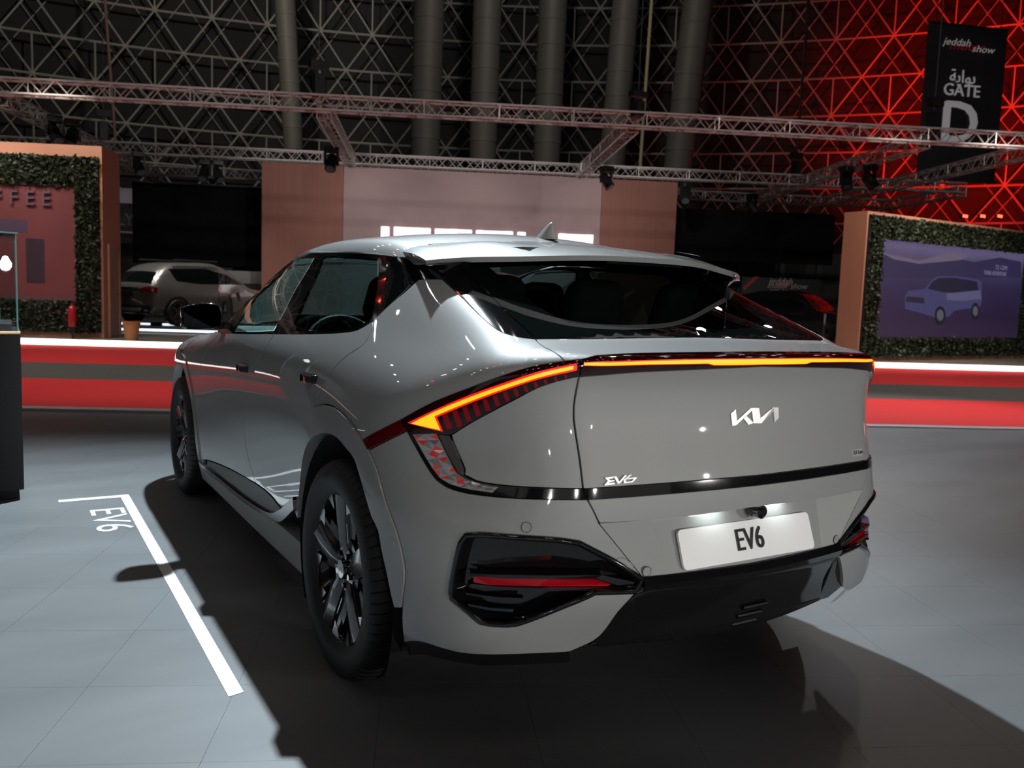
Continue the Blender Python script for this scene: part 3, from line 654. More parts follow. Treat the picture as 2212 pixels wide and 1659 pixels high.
# ---- roof
seam=lambda y:(-.545,y,1.5)
CANT3=[tuple(p) for p in cant]
SEAM=[(-.50,1.52,1.47),(-.545,1.2,1.51),(-.55,.9,1.53),(-.55,.5,1.53),(-.55,.25,1.50),(-.548,.13,1.48)]
rs=sline(SEAM); cl=sline([APIL[0]]+CANT3[0:]) ; 
side=np.concatenate([cl,[project(np.array([[-.63,.12,1.43]]))[0]],rs[::-1]])
p_side=patch([side],(.75,0,-.66),gap=0,step=.03,thick=0,skirt=False)
fr=sline([tuple(rs[0]),(-.25,1.56,1.47),(0,1.57,1.46)]); bk=sline([tuple(rs[-1]),(-.25,.12,1.49),(0,.115,1.495)])
top=sym(np.concatenate([fr[::-1],rs[1:],bk[1:]]))
p_top=patch([top],(0,0,-1),gap=0,step=.06,thick=0,skirt=False)
V,Fc,N=p_side
skin('roof',[p_top,p_side,(V*[-1,1,1],[q[::-1] for q in Fc],N*[-1,1,1])],PAINT,C)
# ---- spoiler: top skin, lip and underside
SPe=Sp1([0,.25,.47,.60,.69],[-.43,-.40,-.30,-.225,-.150]); SPz=Sp1([0,.25,.47,.60,.69],[1.430,1.426,1.413,1.405,1.393])
nA=41;rowsT=[];rowsB=[]
AA=np.abs(np.linspace(-1,1,nA))*.69; Z0=project(np.stack([np.minimum(AA,.655),0*AA+.125,1.5-.14*AA**2],1),it=10); YE=SPe(AA); ZE=SPz(AA)
for t in np.linspace(0,1,13):
    rt=[];rb=[]
    for j in range(nA):
        aa=AA[j]; z0=Z0[j]; sx=-1 if j<nA//2 else 1
        xx=z0[0]+(aa-z0[0])*t; y=z0[1]+(YE[j]-z0[1])*t; z=z0[2]+(ZE[j]-z0[2])*t+.010*math.sin(math.pi*t)*(1-.3*(aa/.69)**2)+.012*math.exp(-((aa-.42)/.10)**2)*math.sin(math.pi*t)
        rt.append((sx*xx,y,z)); rb.append((sx*xx*.985,y+.012*t,z-.016-.02*math.sin(math.pi*min(t*1.1,1))))
    rowsT.append(rt);rowsB.append(rb)
SP=empty('spoiler',parent=C)
V=[p for r in rowsT for p in r];Fq=[(i*nA+j,i*nA+j+1,(i+1)*nA+j+1,(i+1)*nA+j) for i in range(12) for j in range(nA-1)]
b=len(V);V+=[p for r in rowsB[-1:] for p in r]
Fq+=[(12*nA+j,12*nA+j+1,b+j+1,b+j) for j in range(nA-1)]
b2=len(V);V+=[r[0] for r in rowsB];Fq+=[(i*nA,(i+1)*nA,b2+i+1,b2+i) for i in range(12)]
b3=len(V);V+=[r[-1] for r in rowsB];Fq+=[(i*nA+nA-1,b3+i,b3+i+1,(i+1)*nA+nA-1) for i in range(12)]
o=mesh('spoiler_skin',V,Fq,PAINT,SP); smooth_by_angle(o,50)
V=[p for r in rowsB for p in r];Fq=[(i*nA+j,(i+1)*nA+j,(i+1)*nA+j+1,i*nA+j+1) for i in range(12) for j in range(nA-1)]
mesh('spoiler_underside',V,Fq,BLACK,SP,True)
# side gussets that join the spoiler to the body
for s in (-1,1):
    q=[np.array(p) for p in ((-.660,.125,1.412),(-.690,-.150,1.380),(-.60,-.235,1.392),(-.585,-.20,1.372),(-.63,-.14,1.352),(-.655,.11,1.37))]
    MB().prism([p*np.array([-s,1,1]) for p in q],(s*-.03,0,0)).build('spoiler_gusset',BLACK,SP)
    v0=[(.30*s,-.20,1.462),(.40*s,-.19,1.458),(.375*s,-.26,1.446)]
    mesh('spoiler_slot',[(x,y,z+.012) for x,y,z in v0],[(0,1,2)],DARK,SP)
mb=MB().box(-.42,.42,-.33,-.22,1.392,1.402); 
MB().box(-.16,.16,-.405,-.395,1.405,1.413).build('high_brake_lamp',PRIV,SP)
# ---- rear pillars and rear glass
GLL=[(990,577),(1020,600),(1060,638),(1100.6,680.6),(1125.7,702),(1157,732.5)]
both('rear_pillar',[patch([loop3([[(905,562),(-.60,-.02,1.405)],[(-.60,-.02,1.405),(990,577)],GLL,PIL[::-1],QTOP[::-1],[(905,604),(905,562)]])],(.55,.3,-.75),off=-.001,gap=.001,step=.03)],BLACK,C)
gll=sline([(-.565,-.03,1.43)]+GLL)
gtop=sline([tuple(gll[0]),(-.28,-.02,1.455),(0,-.015,1.46)])
rgl=sym(np.concatenate([gtop[::-1],gll[1:],gb[1:]]))
# clear area and the black printed border around it
def shrink(P,s): c=P.mean(0); return project(c+(P-c)*s)
clr=sym(np.concatenate([sline([(0,-.12,1.41),(-.25,-.12,1.41),(-.46,-.13,1.40)]),sline([(-.46,-.13,1.40),(-.455,-.3,1.33),(-.44,-.50,1.24),(-.41,-.565,1.215)])[1:],sline([(-.41,-.565,1.215),(-.2,-.60,1.20),(0,-.605,1.20)])[1:]]))
skin('rear_glass_border',[patch([rgl,clr],(0,.35,-.94),off=.001,gap=.0015,step=.04)],PRIV,C)
skin('rear_glass',[patch([clr],(0,.35,-.94),off=.001,gap=-.0015,step=.05,skirt=False)],GLASSR,C)
# ---- windscreen, bonnet, nose
ws=sym(np.concatenate([sline([(0,1.575,1.45),(-.3,1.57,1.45),(-.60,1.54,1.44)]),sline([APIL[0],APIL[1],APIL[2],(-.80,2.12,1.11)]),sline([(-.80,2.12,1.11),(-.5,2.27,1.08),(0,2.33,1.08)])[1:]]))
skin('windscreen',[patch([ws],(0,-.5,-.86),gap=.002,step=.08,skirt=False)],GLASSW,C)
hood=sym(np.concatenate([sline([(0,2.35,1.07),(-.5,2.29,1.07),(-.79,2.15,1.06)]),sline([(-.80,2.15,1.055),(438,724),(421,734),(406.5,744),(393,759),(-.78,3.44,.905)])[1:],sline([(-.78,3.44,.905),(-.5,3.60,.86),(0,3.66,.85)])[1:]]))
skin('bonnet',[patch([hood],(0,-.12,-1),step=.06)],PAINT,C)
nose=sym(np.concatenate([sline([(0,3.67,.84),(-.5,3.61,.85),(-.79,3.44,.89)]),sline([(-.79,3.44,.89),(-.85,3.42,.72),(-.86,3.38,.5),(-.85,3.36,.30)])[1:],sline([(-.85,3.36,.3),(-.6,3.55,.24),(0,3.62,.22)])[1:]]))
skin('front_bumper',[patch([nose],(0,-1,0),step=.05)],PAINT,C)
for s in (-1,1):
    hl=project(np.array(catmull([np.array(q) for q in ((-.50,3.6,.78),(-.74,3.48,.80),(-.82,3.42,.84),(-.78,3.46,.74),(-.52,3.6,.74),(-.50,3.6,.78))],.03)))[:-1]
    skin('headlamp',[patch([hl],(.4,-1,0),off=.003,gap=0,step=.03)],PRIV,C,s>0)
# ---- door mirrors
for s in (-1,1):
    MI=empty('door_mirror',parent=C)
    sec=[]
    shape=[(-1.100,1.178),(-1.07,1.190),(-.99,1.207),(-.925,1.208),(-.900,1.190),(-.889,1.14),(-.897,1.088),(-.93,1.070),(-1.02,1.066),(-1.085,1.068),(-1.094,1.09),(-1.088,1.13)]
    cxz=np.mean(shape,0); V=[];n=len(shape)
    for k,(sc,y) in enumerate(((.90,1.845),(1.0,1.855),(1.0,1.885),(.93,1.935),(.72,1.975),(.35,1.995))):
        for x,z in shape: V.append(((cxz[0]+(x-cxz[0])*sc)*(-s),y,cxz[1]+(z-cxz[1])*sc))
    Fq=[(k*n+i,k*n+(i+1)%n,(k+1)*n+(i+1)%n,(k+1)*n+i) for k in range(5) for i in range(n)]+[tuple(range(5*n,6*n))]
    if s<0: Fq=[q[::-1] for q in Fq]
    o=mesh('mirror_housing',V,Fq,BLACK,MI); sd=o.modifiers.new('s','SUBSURF'); sd.levels=1; sd.render_levels=2; smooth_by_angle(o,70)
    gv=[((cxz[0]+(x-cxz[0])*.88)*(-s),1.849,cxz[1]+(z-cxz[1])*.86) for x,z in shape]
    mesh('mirror_glass',gv,[tuple(range(n)) if s<0 else tuple(range(n))[::-1]],mat('mirror_glass',(.07,.075,.075),.02,1.0),MI)
    MB().hexa([(s*.84,1.87,1.070),(s*.84,1.99,1.075),(s*.84,1.99,1.105),(s*.84,1.87,1.10)],[(s*.93,1.87,1.072),(s*.93,1.96,1.072),(s*.93,1.96,1.10),(s*.93,1.87,1.10)]).build('mirror_arm',BLACK,MI)
# ---- door handles (swung out black wedges with a bright tip and a seam line)
for (px,py,sc) in ((525,794,1.0),(666,815,1.0)):
    p=lift([(px,py)])[0]
    for s in (1,-1):
        H=empty('door_handle',parent=C); T=lambda x,y,z,p=p,s=s:((p[0]-x)*s,p[1]+y,p[2]+z)
        mb=MB().hexa([T(-.004,-.10,-.016),T(-.004,.06,-.016),T(.030,.0,-.013),T(.036,-.08,-.013)],[T(-.004,-.10,.016),T(-.004,.06,.016),T(.030,.0,.013),T(.036,-.08,.013)])
        bevel(mb.build('handle_body',BLACK,H),.004)
        MB().hexa([T(.024,.000,-.014),T(.0,.05,-.016),T(.002,.058,-.016),T(.032,-.004,-.013)],[T(.024,.0,.014),T(.0,.05,.016),T(.002,.058,.016),T(.032,-.004,.013)]).build('handle_tip',SMOKE,H)
# ---- aerial fin on the roof
FN=[(0,.30),(.07,.28),(.16,.235),(.19,.205),(.21,.17)]
mb=MB(); prof=[]
zb=lambda y: float(project(np.array([[0,y,1.55]]))[0][2])
pts=[(.30,0),(.265,.022),(.23,.045),(.20,.062),(.187,.067),(.178,.063),(.172,.04),(.165,0)]
for i,(y,h) in enumerate(pts): pass
V=[];Fq=[];lev=9;ZB_=zb(.23)-.006
for k in range(lev):
    t=k/(lev-1); h=.066*t; yf=np.interp(h,[0,.022,.045,.062,.066],[.305,.265,.232,.20,.190]); yb=np.interp(h,[0,.04,.066],[.155,.168,.182]); w=.027*(1-t)**.7+.0025
    z=ZB_+h
    for i in range(14):
        a=2*math.pi*i/14; V.append((w*math.sin(a)*(1 if abs(math.sin(a))>.1 else 1),(yf+yb)/2+(yf-yb)/2*math.cos(a),z))
for k in range(lev-1):
    for i in range(14): Fq.append((k*14+i,k*14+(i+1)%14,(k+1)*14+(i+1)%14,(k+1)*14+i))
Fq.append(tuple(range((lev-1)*14,lev*14)))
mesh('aerial_fin',V,Fq,PAINT,C,True)
# ---- wheels
TYRE=mat('tyre_rubber',(.010,.010,.0105),.6)
RIMB=mat('gloss_black_alloy',(.008,.008,.009),.2,.1,.6,.04); RIMS=mat('machined_alloy',(.55,.57,.57),.22,1.0)
TLET=mat('raised_tyre_lettering',(.06,.06,.06),.5)
def tyre_mesh():
    R=.3665; prof=[(.245,-.095),(.262,-.118),(.285,-.129),(.315,-.131),(.338,-.126),(.353,-.115),(.362,-.098),(R-.001,-.075),(R,-.055),(R,-.048),(R-.008,-.046),(R-.008,-.038),(R,-.036),(R+.0005,-.006),(R-.008,-.004),(R-.008,.004),(R+.0005,.006),(R,.036),(R-.008,.038),(R-.008,.046),(R,.048),(R-.001,.08),(.358,.105),(.338,.126),(.300,.130),(.262,.118),(.245,.095)]
    ang=[];K=66
    for i in range(K):
        for fr,g in ((0,0),(.42,0),(.47,1),(.53,1),(.58,0)): ang.append(((i+fr)*2*math.pi/K,g))
    V=[];Fq=[];k=len(prof)
    for t,g in ang:
        for j,(r,h) in enumerate(prof):
            gg=.006 if g and (4<j<9 or 19<j<23) else 0; tt=t+ (abs(h)-.05)*.35
            V.append((h,(r-gg)*math.cos(tt),(r-gg)*math.sin(tt)))
    n=len(ang)
    for i in range(n):
        j=(i+1)%n
        for a in range(k-1): Fq.append((i*k+a,j*k+a,j*k+a+1,i*k+a+1))
    me=bpy.data.meshes.new('tyre'); me.from_pydata(V,[],Fq); me.update(); me.polygons.foreach_set('use_smooth',np.ones(len(me.polygons),bool)); me.set_sharp_from_angle(angle=math.radians(32)); me.materials.append(TYRE); return me
def rim_parts():
    out=[]
    mb=MB(); mb.lathe([(.250,.09),(.238,.06),(.228,.0),(.232,-.06),(.246,-.098),(.258,-.108),(.2635,-.110),(.2635,-.100),(.256,-.09)],72,'x'); out.append(('rim_barrel',mb,RIMB,40))
    mb=MB(); mb.lathe([(.2500,-.1005),(.2560,-.1085),(.2632,-.1112)],72,'x'); out.append(('rim_edge',mb,RIMS,40))
    def P(r,a,h): return (h,r*math.cos(a),r*math.sin(a))
    for k in range(5):
        A=math.radians(90+72*k); sp=MB();brd=MB()
        # broad main spoke with a raised centre ridge
        wl=[(.045,.62,-.080),(.10,.46,-.094),(.17,.335,-.101),(.252,.285,-.104)]
        rows=[]
        for r,w,h in wl: rows.append([P(r,A-w,h+.022),P(r,A-w*.72,h+.003),P(r,A-.008,h-.008),P(r,A+.008,h-.008),P(r,A+w*.72,h+.003),P(r,A+w,h+.022)])
        V=[p for q in rows for p in q];Fq=[(i*6+j,(i+1)*6+j,(i+1)*6+j+1,i*6+j+1) for i in range(3) for j in range(5)]
        sp.add(V,Fq)
        brd.add([P(.075,A-.010,-.0995),P(.252,A-.0035,-.1135),P(.252,A+.0035,-.1135),P(.075,A+.010,-.0995)],[(0,1,2,3)])
        # V arms to the next spoke: flat machined facets near the rim
        B=A+math.radians(36)
        for sg in (-1,1):
            sp.add([P(.085,B+sg*.02,-.070),P(.085,B+sg*.30,-.078),P(.16,B+sg*.32,-.082),P(.252,B+sg*.36,-.092),P(.252,B+sg*.22,-.088),P(.165,B+sg*.12,-.074)],[(0,1,2,5),(5,2,3,4)] if sg>0 else [(5,2,1,0),(4,3,2,5)])
            fac=MB(); out.append(('machined_facet',fac,RIMS,20)); fac.add([P(.254,B+sg*.345,-.1030),P(.254,B+sg*.12,-.0985),P(.236,B+sg*.15,-.0965),P(.200,B+sg*.325,-.0985)],[(0,1,2,3)] if sg<0 else [(3,2,1,0)])
            brd.add([P(.105,B+sg*.165,-.088),P(.17,B+sg*.282,-.0965),P(.17,B+sg*.294,-.0975),P(.105,B+sg*.185,-.090)],[(0,1,2,3)])
            
        sp.add([P(.05,B-.5,-.075),P(.05,B+.5,-.075),P(.12,B+.35,-.080),P(.12,B-.35,-.080)],[(0,1,2,3)])
        out+=[('spoke',sp,RIMB,25),('spoke_edge',brd,RIMS,20)]
    hub=MB(); hub.lathe([(.0,-.100),(.030,-.100),(.034,-.096),(.036,-.085),(.075,-.083),(.085,-.07)],40,'x')
    for k in range(5):
        a=math.radians(54+72*k); c=P(.057,a,-.082); hub.tube(c,(c[0]-.012,c[1],c[2]),.010,12)
    out.append(('hub_cap',hub,BLACK,40))
    lg=MB(); 
    lg.add([(-.1008,.017,-.012),(-.1008,.011,.010),(-.1008,.007,.010),(-.1008,.013,-.012)],[(0,1,2,3)]); lg.add([(-.1008,.011,.010),(-.1008,-.010,-.010),(-.1008,-.014,-.010),(-.1008,.007,.010)],[(0,1,2,3)]); lg.add([(-.1008,-.010,-.010),(-.1008,-.013,.012),(-.1008,-.017,.012),(-.1008,-.014,-.010)],[(0,1,2,3)])
    out.append(('hub_emblem',lg,SMOKE,20))
    dk=MB(); dk.lathe([(.0,-.02),(.165,-.02),(.165,.0),(.0,.0)],48,'x'); out.append(('brake_disc',dk,mat('brake_steel',(.10,.10,.10),.35,.9),40))
    # side wall lettering
    ml=MB(); v,f=text_mesh('ECSTA',.030,.0006,res=2)
    def bend(q,a0,r0): a=a0-q[0]/r0; r=r0+q[1]; return (-.1318+ -abs(q[2])+ .0+ .14*max(0,(r-.322))**1.0*.6,r*math.cos(a),r*math.sin(a))
    ml.add([bend(q,math.radians(84),.318) for q in v],f); out.append(('sidewall_lettering',ml,TLET,30)); ml=MB(); v,f=text_mesh('PS71 EV',.014,.0006,res=2); ml.add([bend(q,math.radians(64),.322) for q in v],f)
    out.append(('sidewall_lettering',ml,TLET,30)); ml=MB(); v,f=text_mesh('255/45R20 105V',.017,.0006,res=2); ml.add([bend(q,math.radians(318),.318) for q in v],f)
    out.append(('sidewall_lettering',ml,TLET,30))
    return out
TM=tyre_mesh(); RP=[]
for nm,mb,m,dg in rim_parts():
    me=bpy.data.meshes.new(nm); me.from_pydata(mb.v,[],mb.f); me.update(); me.materials.append(m); me.polygons.foreach_set('use_smooth',np.ones(len(me.polygons),bool)); me.set_sharp_from_angle(angle=math.radians(dg)); RP.append((nm,me))
for y in (0,2.9):
    for s in (-1,1):
        Wh=empty('wheel',(s*.805,y,.3655),0 if s<0 else math.pi,C); Wh.rotation_euler=(math.radians(-4 if y==0 else 13)*(1 if s<0 else -1),0,0 if s<0 else math.pi)
        link('tyre',TM,None,Wh)
        for nm,me in RP:
            link(nm,me,None,Wh)
# ---- inside of the arches, underbody, inner shell
mb=MB()
for y in (0,2.9):
    for s in (-1,1):
        m_=MB(); a0=[math.radians(t) for t in range(-30,211,10)]
        V=[];
        for x in (.60,.905):
            for t in a0: V.append((s*x,y+.452*math.cos(t),.365+.452*math.sin(t)))
        n=len(a0); Fq=[(i,i+1,n+i+1,n+i) for i in range(n-1)]; Fq.append(tuple(range(n)))
        m_.add(V,Fq); o=m_.build('wheel_liner',DARK,C)
MB().box(-.60,.60,-.50,3.55,.22,.32).box(-.84,.84,.50,2.40,.17,.27).build('underbody',DARK,C)
for s in (-1,1): MB().box(s*.80,s*.84,.50,2.40,.2,1.02).build('inner_door_shell',DARK,C)
MB().box(-.72,.72,-.62,-.50,.30,1.08).build('inner_tail_shell',DARK,C)
# ---- cabin
CAB=mat('dark_cabin_trim',(.012,.012,.013),.7); SEAT=mat('black_seat_fabric',(.014,.014,.015),.75); TEAL=mat('pale_grey_cabin_plastic',(.34,.38,.37),.5)
MB().box(-.72,.72,-.5,2.2,.30,.42).build('cabin_floor',CAB,C)
MB().box(-.70,.70,-.58,.02,.42,.98).build('luggage_cover',CAB,C)
MB().hexa([(-.76,1.72,.95),(.76,1.72,.95),(.80,2.24,.98),(-.80,2.24,.98)],[(-.76,1.74,1.05),(.76,1.74,1.05),(.76,2.22,1.075),(-.76,2.22,1.075)]).build('dashboard',TEAL,C)
MB().box(-.62,.10,1.70,1.72,1.04,1.16).build('dash_screen',PRIV,C)
mb=MB(); sw=np.array([-.37,1.50,1.0]); ax=np.array([0,-.9,.42]);ax/=np.linalg.norm(ax);u=np.array([1.,0,0]);w=np.cross(ax,u)
pts=[sw+.185*(math.cos(t)*u+.9*math.sin(t)*w) for t in np.linspace(0,2*math.pi,33)]
for i in range(32): mb.tube(pts[i],pts[i+1],.016,8,caps=False)
mb.tube(sw-u*.17,sw+u*.17,.014,8)
smooth_by_angle(mb.build('steering_wheel',TEAL,C),60)
def seat(x,y,rear=False):
    S=empty('seat',parent=C)
    bevel(MB().box(x-.25,x+.25,y-.02,y+.50,.42,.60).build('seat_cushion',SEAT,S),.05,3)
    b=MB().hexa([(x-.24,y-.02,.58),(x+.24,y-.02,.58),(x+.24,y+.13,.58),(x-.24,y+.13,.58)],[(x-.20,y-.24,1.14),(x+.20,y-.24,1.14),(x+.20,y-.14,1.14),(x-.20,y-.14,1.14)]).build('backrest',SEAT,S); bevel(b,.05,3)
    m_=MB(); 
    h=MB().hexa([(x-.14,y-.27,1.17),(x+.14,y-.27,1.17),(x+.14,y-.15,1.17),(x-.14,y-.15,1.17)],[(x-.11,y-.30,1.36),(x+.11,y-.30,1.36),(x+.11,y-.20,1.36),(x-.11,y-.20,1.36)]).build('headrest',SEAT,S); bevel(h,.05,3)
    for d in (-.05,.05): MB().tube((x+d,y-.21,1.10),(x+d,y-.22,1.2),.007,6).build('headrest_post',CHROME,S)
for x in (-.38,.38): seat(x,1.08)
for x in (-.42,.0,.42): seat(x,.12,True)
# ================================================================ THE SETTING
RZ=TH
def S(o,label=None):
    o['kind']='structure'
    if label:o['label']=label
    return o
def ubox(mb,u0,u1,v0,v1,z0,z1): return mb.box(u0,u1,v0,v1,z0,z1,T=lambda u,v,z:uvw(u,v,z))
FLOORM=noisy('grey_stone_effect_tile',(.140,.150,.155),(.175,.185,.19),.9,.36,8,(1,3.2,1),r2=.50,coords='Generated')
nt=FLOORM.node_tree; gm=nt.nodes.new('ShaderNodeNewGeometry'); mp=[n for n in nt.nodes if n.type=='MAPPING'][0]; mp.inputs['Rotation'].default_value=(0,0,TH)
nt.links.new(gm.outputs['Position'],mp.inputs['Vector'])
HALLM=noisy('dark_hall_concrete',(.05,.05,.05),(.07,.068,.065),.4,.6)
S(ubox(MB(),-45,45,-40,60,-.25,-.05).build('floor',HALLM),'dark hall floor around the stands')
PF=S(ubox(MB(),-16,16,-12,5.86,-.05,-.004).build('floor_platform',mat('tile_bed',(.045,.047,.048),.8)),'raised platform of the stand under the grey car')
# square floor tiles: those that show largest are pieces of their own
TS,TT,TX,TY=.4665,-.4302,-1.418,-.3552
tc_,tsn=math.cos(TT),math.sin(TT); g=.0004
tb=MB().box(g,TS-g,g,TS-g,-.004,0); tme=bpy.data.meshes.new('tile'); tme.from_pydata(tb.v,[],tb.f); tme.update(); tme.materials.append(FLOORM)
cand=[];rest=MB()
for n in range(-36,36):
    for j in range(-26,26):
        ox=TX+TS*(tc_*n-tsn*j); oy=TY+TS*(tsn*n+tc_*j); c=np.array([ox+TS*.5*(tc_-tsn),oy+TS*.5*(tsn+tc_),0]); u,v,_=touv(c)
        if v>5.95-TS*.55 or v<-12 or abs(u)>16: continue
        d=c-CO; q=d@CR_.T
        vis=q[2]>.6 and abs(q[0]/q[2])*CF<1106+300 and abs(q[1]/q[2])*CF<830+300
        cand.append((0 if vis else 1,q[2] if q[2]>0 else 99+np.linalg.norm(d),ox,oy))
cand.sort()
for k,(nv,dd,ox,oy) in enumerate(cand):
    if k<290 and not nv:
        o=bpy.data.objects.new('tile',tme); COL.objects.link(o); o.location=(ox,oy,0); o.rotation_euler=(0,0,TT); o.parent=PF
    else:
        P=[(ox+tc_*a-tsn*b,oy+tsn*a+tc_*b) for a,b in ((g,g),(TS-g,g),(TS-g,TS-g),(g,TS-g))]
        rest.add([(x,y,0) for x,y in P],[(0,1,2,3)])
o=rest.build('tile_field',FLOORM,PF); o['kind']='stuff'
S(ubox(MB(),-16,16,5.78,5.95,-.05,.002).build('trim_1',mat('pale_edge_profile',(.55,.55,.58),.35,.3)),'pale metal edge profile along the platform')
REDC=noisy('red_carpet',(.55,.013,.013),(.62,.017,.017),60,.9,4,bump=.3)
GRYC=noisy('grey_aisle_carpet',(.062,.058,.05),(.085,.08,.07),50,.9,4,bump=.3)
for nm,v0,v1,m,lb,ct in (('carpet_runner',5.96,9.05,REDC,'red carpet strip along the edge of the car platform','carpet'),('carpet_runner',9.05,11.45,GRYC,'dark grey carpet strip between the two red ones','carpet'),('carpet_runner',11.45,15.6,REDC,'red carpet strip below the glowing edge of the far stand','carpet')):
    tag(ubox(MB(),-45,45,v0,v1,-.05,-.046).build(nm,m),lb,ct,'aisle carpets')
OP=S(ubox(MB(),-30,30,15.62,34,-.05,.06).build('floor_far_stand',noisy('far_stand_floor',(.14,.12,.10),(.18,.16,.13),1.5,.5)),'raised floor of the opposite stand')
LEDM=mat('white_edge_light',(1,1,1),.5,emit=(1,.93,.84),es=2.6)
tag(ubox(MB(),-30,30,15.55,15.62,-.045,.075).build('edge_light',LEDM),'long glowing white strip along the edge of the far stand','light')
# white floor marking and lettering beside the car
TAPE=mat('white_floor_vinyl',(.80,.82,.82),.45)
tp=[atz(*q,0) for q in ((497,1505),(524,1497),(275,1068),(263,1070))]
x0,x1=-1.268,-1.218
MB().add([(x0,-.005,.0016),(x1,.012,.0016),(x1,2.965,.0016),(x0,2.90,.0016)],[(0,1,2,3)])
FM=thing('floor_marking','white L shaped floor line with white lettering left of the car','marking')
MB().prism([(x0,-.004,.0004),(x1,.008,.0004),(x1,2.955,.0004),(-1.60,2.955,.0004),(-1.60,2.895,.0004),(x0,2.895,.0004)],(0,0,.0012)).build('line',TAPE,FM)
e0,e1=atz(213,1107,0),atz(265,1136,0)
lo=(atz(203,1104,0)+atz(268,1139,0)+atz(257,1107,0)+atz(216,1139,0))/4
v,f=text_mesh('EV6',.30,.0003)
mesh('floor_lettering',[(lo[0]+q[1]*.86,lo[1]-q[0]*1.1,.0012+q[2]) for q in v],f,TAPE,FM)
# black plinth with a glass case
PLH=thing('display_plinth','tall matt black plinth with a lit glass case at the left edge','plinth')
pe=atz(50,1080,0); pu0,pv0=-1.772,3.05; PB=mat('matt_black_board',(.018,.018,.02),.55)
MB().box(pu0-.78,pu0-.03,pv0+.03,pv0+.70,0,.06).build('plinth_base',PB,PLH)
MB().box(pu0-.80,pu0,pv0,pv0+.75,.06,.985).build('plinth_body',PB,PLH)
CG=glass('case_glass',(.92,.97,.96)); z0,z1=.985,1.545
for a,b,c,d in ((pu0-.79,pu0-.01,pv0+.01,pv0+.018),(pu0-.79,pu0-.01,pv0+.73,pv0+.738),(pu0-.018,pu0-.01,pv0+.018,pv0+.73),(pu0-.79,pu0-.782,pv0+.018,pv0+.73)): MB().box(a,b,c,d,z0,z1).build('case_pane',CG,PLH)
MB().box(pu0-.79,pu0-.01,pv0+.01,pv0+.738,z1,z1+.008).build('case_pane',CG,PLH)
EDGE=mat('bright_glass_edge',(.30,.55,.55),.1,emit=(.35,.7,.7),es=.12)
mb=MB()
for (a,b) in ((pu0-.01,pv0+.01),(pu0-.01,pv0+.738)): MB().box(a-.004,a+.001,b-.003,b+.004,z0,z1).build('case_edge',EDGE,PLH)
MB().box(pu0-.79,pu0,pv0+.004,pv0+.012,z1+.004,z1+.012).build('case_edge',EDGE,PLH)
MB().box(pu0-.80,pu0,pv0,pv0+.012,.975,.989).build('case_light',mat('warm_case_light',(1,.8,.6),.5,emit=(1,.62,.38),es=1.4),PLH)
MB().box(pu0-.76,pu0-.04,pv0+.04,pv0+.70,.99,1.03).build('case_stand',mat('grey_case_stand',(.10,.10,.11),.35,.6),PLH)
tag(MB().box(pu0-.45,pu0-.10,pv0+.25,pv0+.30,1.03,1.24).build('brochure',mat('white_paper',(.7,.7,.7),.6)),'white folded card standing in the glass case','card')
bl=aty(12,572,pv0+.40); tag(smooth_by_angle(MB().lathe([(0.001,-.035),(.02,-.03),(.032,-.012),(.034,.01),(.022,.03),(.014,.05),(.001,.055)],20,'z',tuple(bl)).build('display_bulb',mat('glowing_bulb',(1,1,1),.4,emit=(1,.97,.92),es=5.5))),'small glowing round lamp inside the glass case','lamp')
# ---------------------------------------------------------------- opposite stand
WOOD=noisy('peach_panel',(.40,.19,.115),(.46,.225,.14),1.2,.65,4,(1,1,.05))
BROWN=noisy('terracotta_panel',(.145,.052,.034),(.17,.062,.042),3,.7,3,(6,6,.1))
MAUVE=noisy('mauve_panel',(.215,.15,.15),(.235,.165,.165),.5,.7)
SCR=mat('dark_led_screen',(.012,.012,.0135),.9,spec=0)
def rect_uv(tl,br,v): 
    a=touv(atv(*tl,v));b=touv(atv(*br,v)); return a[0],b[0],b[2],a[2]
# hedge-framed picture wall on the left
def leaves(mb,n,ext,place,size):
    for _ in range(n):
        p=np.array(place()); a=rng.normal(size=3);a/=np.linalg.norm(a);b=np.cross(a,rng.normal(size=3));b/=np.linalg.norm(b);s=size*(.6+.8*rng.random())
        mb.add([p-a*s,p+b*s*.5,p+a*s,p-b*s*.5],[(0,1,2,3)])
HEDGE=noisy('hedge_leaf',(.007,.014,.005),(.024,.040,.012),25,.6,2,coords='Object'); HBACK=mat('hedge_backing',(.008,.014,.006),.9)
FLW=mat('pink_blossom',(.16,.012,.05),.6)
VL=16.5; uL0=-12.6; uL1=touv(atv(222,500,VL))[0]; zL1=touv(atv(215,326,VL))[2]+.1; hy1=touv(atv(216,500,VL))[0]
CW=thing('picture_wall','hedge framed wall with a pink coffee shop picture at the left','wall')
ubox(MB(),uL0,uL1,VL,VL+1.05,.06,zL1).build('wall_box',WOOD,CW)
hz1=touv(atv(100,336,VL))[2]; hz0=touv(atv(100,716,VL))[2]; pz1=touv(atv(100,402,VL))[2]; pz0=touv(atv(100,648,VL))[2]; pu1=touv(atv(166,500,VL))[0]
for (a,b,c,d,nl) in ((uL0,hy1,pz1,hz1,2600),(pu1,hy1,hz0,pz1,2600),(uL0,pu1,hz0,pz0,1500)):
    ubox(MB(),a,b,VL-.06,VL,c,d).build('hedge_board',HBACK,CW)
    mb=MB(); leaves(mb,nl,0,lambda a=a,b=b,c=c,d=d:uvw(rng.uniform(a,b),VL-.06-.06*rng.random(),rng.uniform(c,d)),.055); o=mb.build('hedge_foliage',HEDGE,CW); o['kind']='stuff'
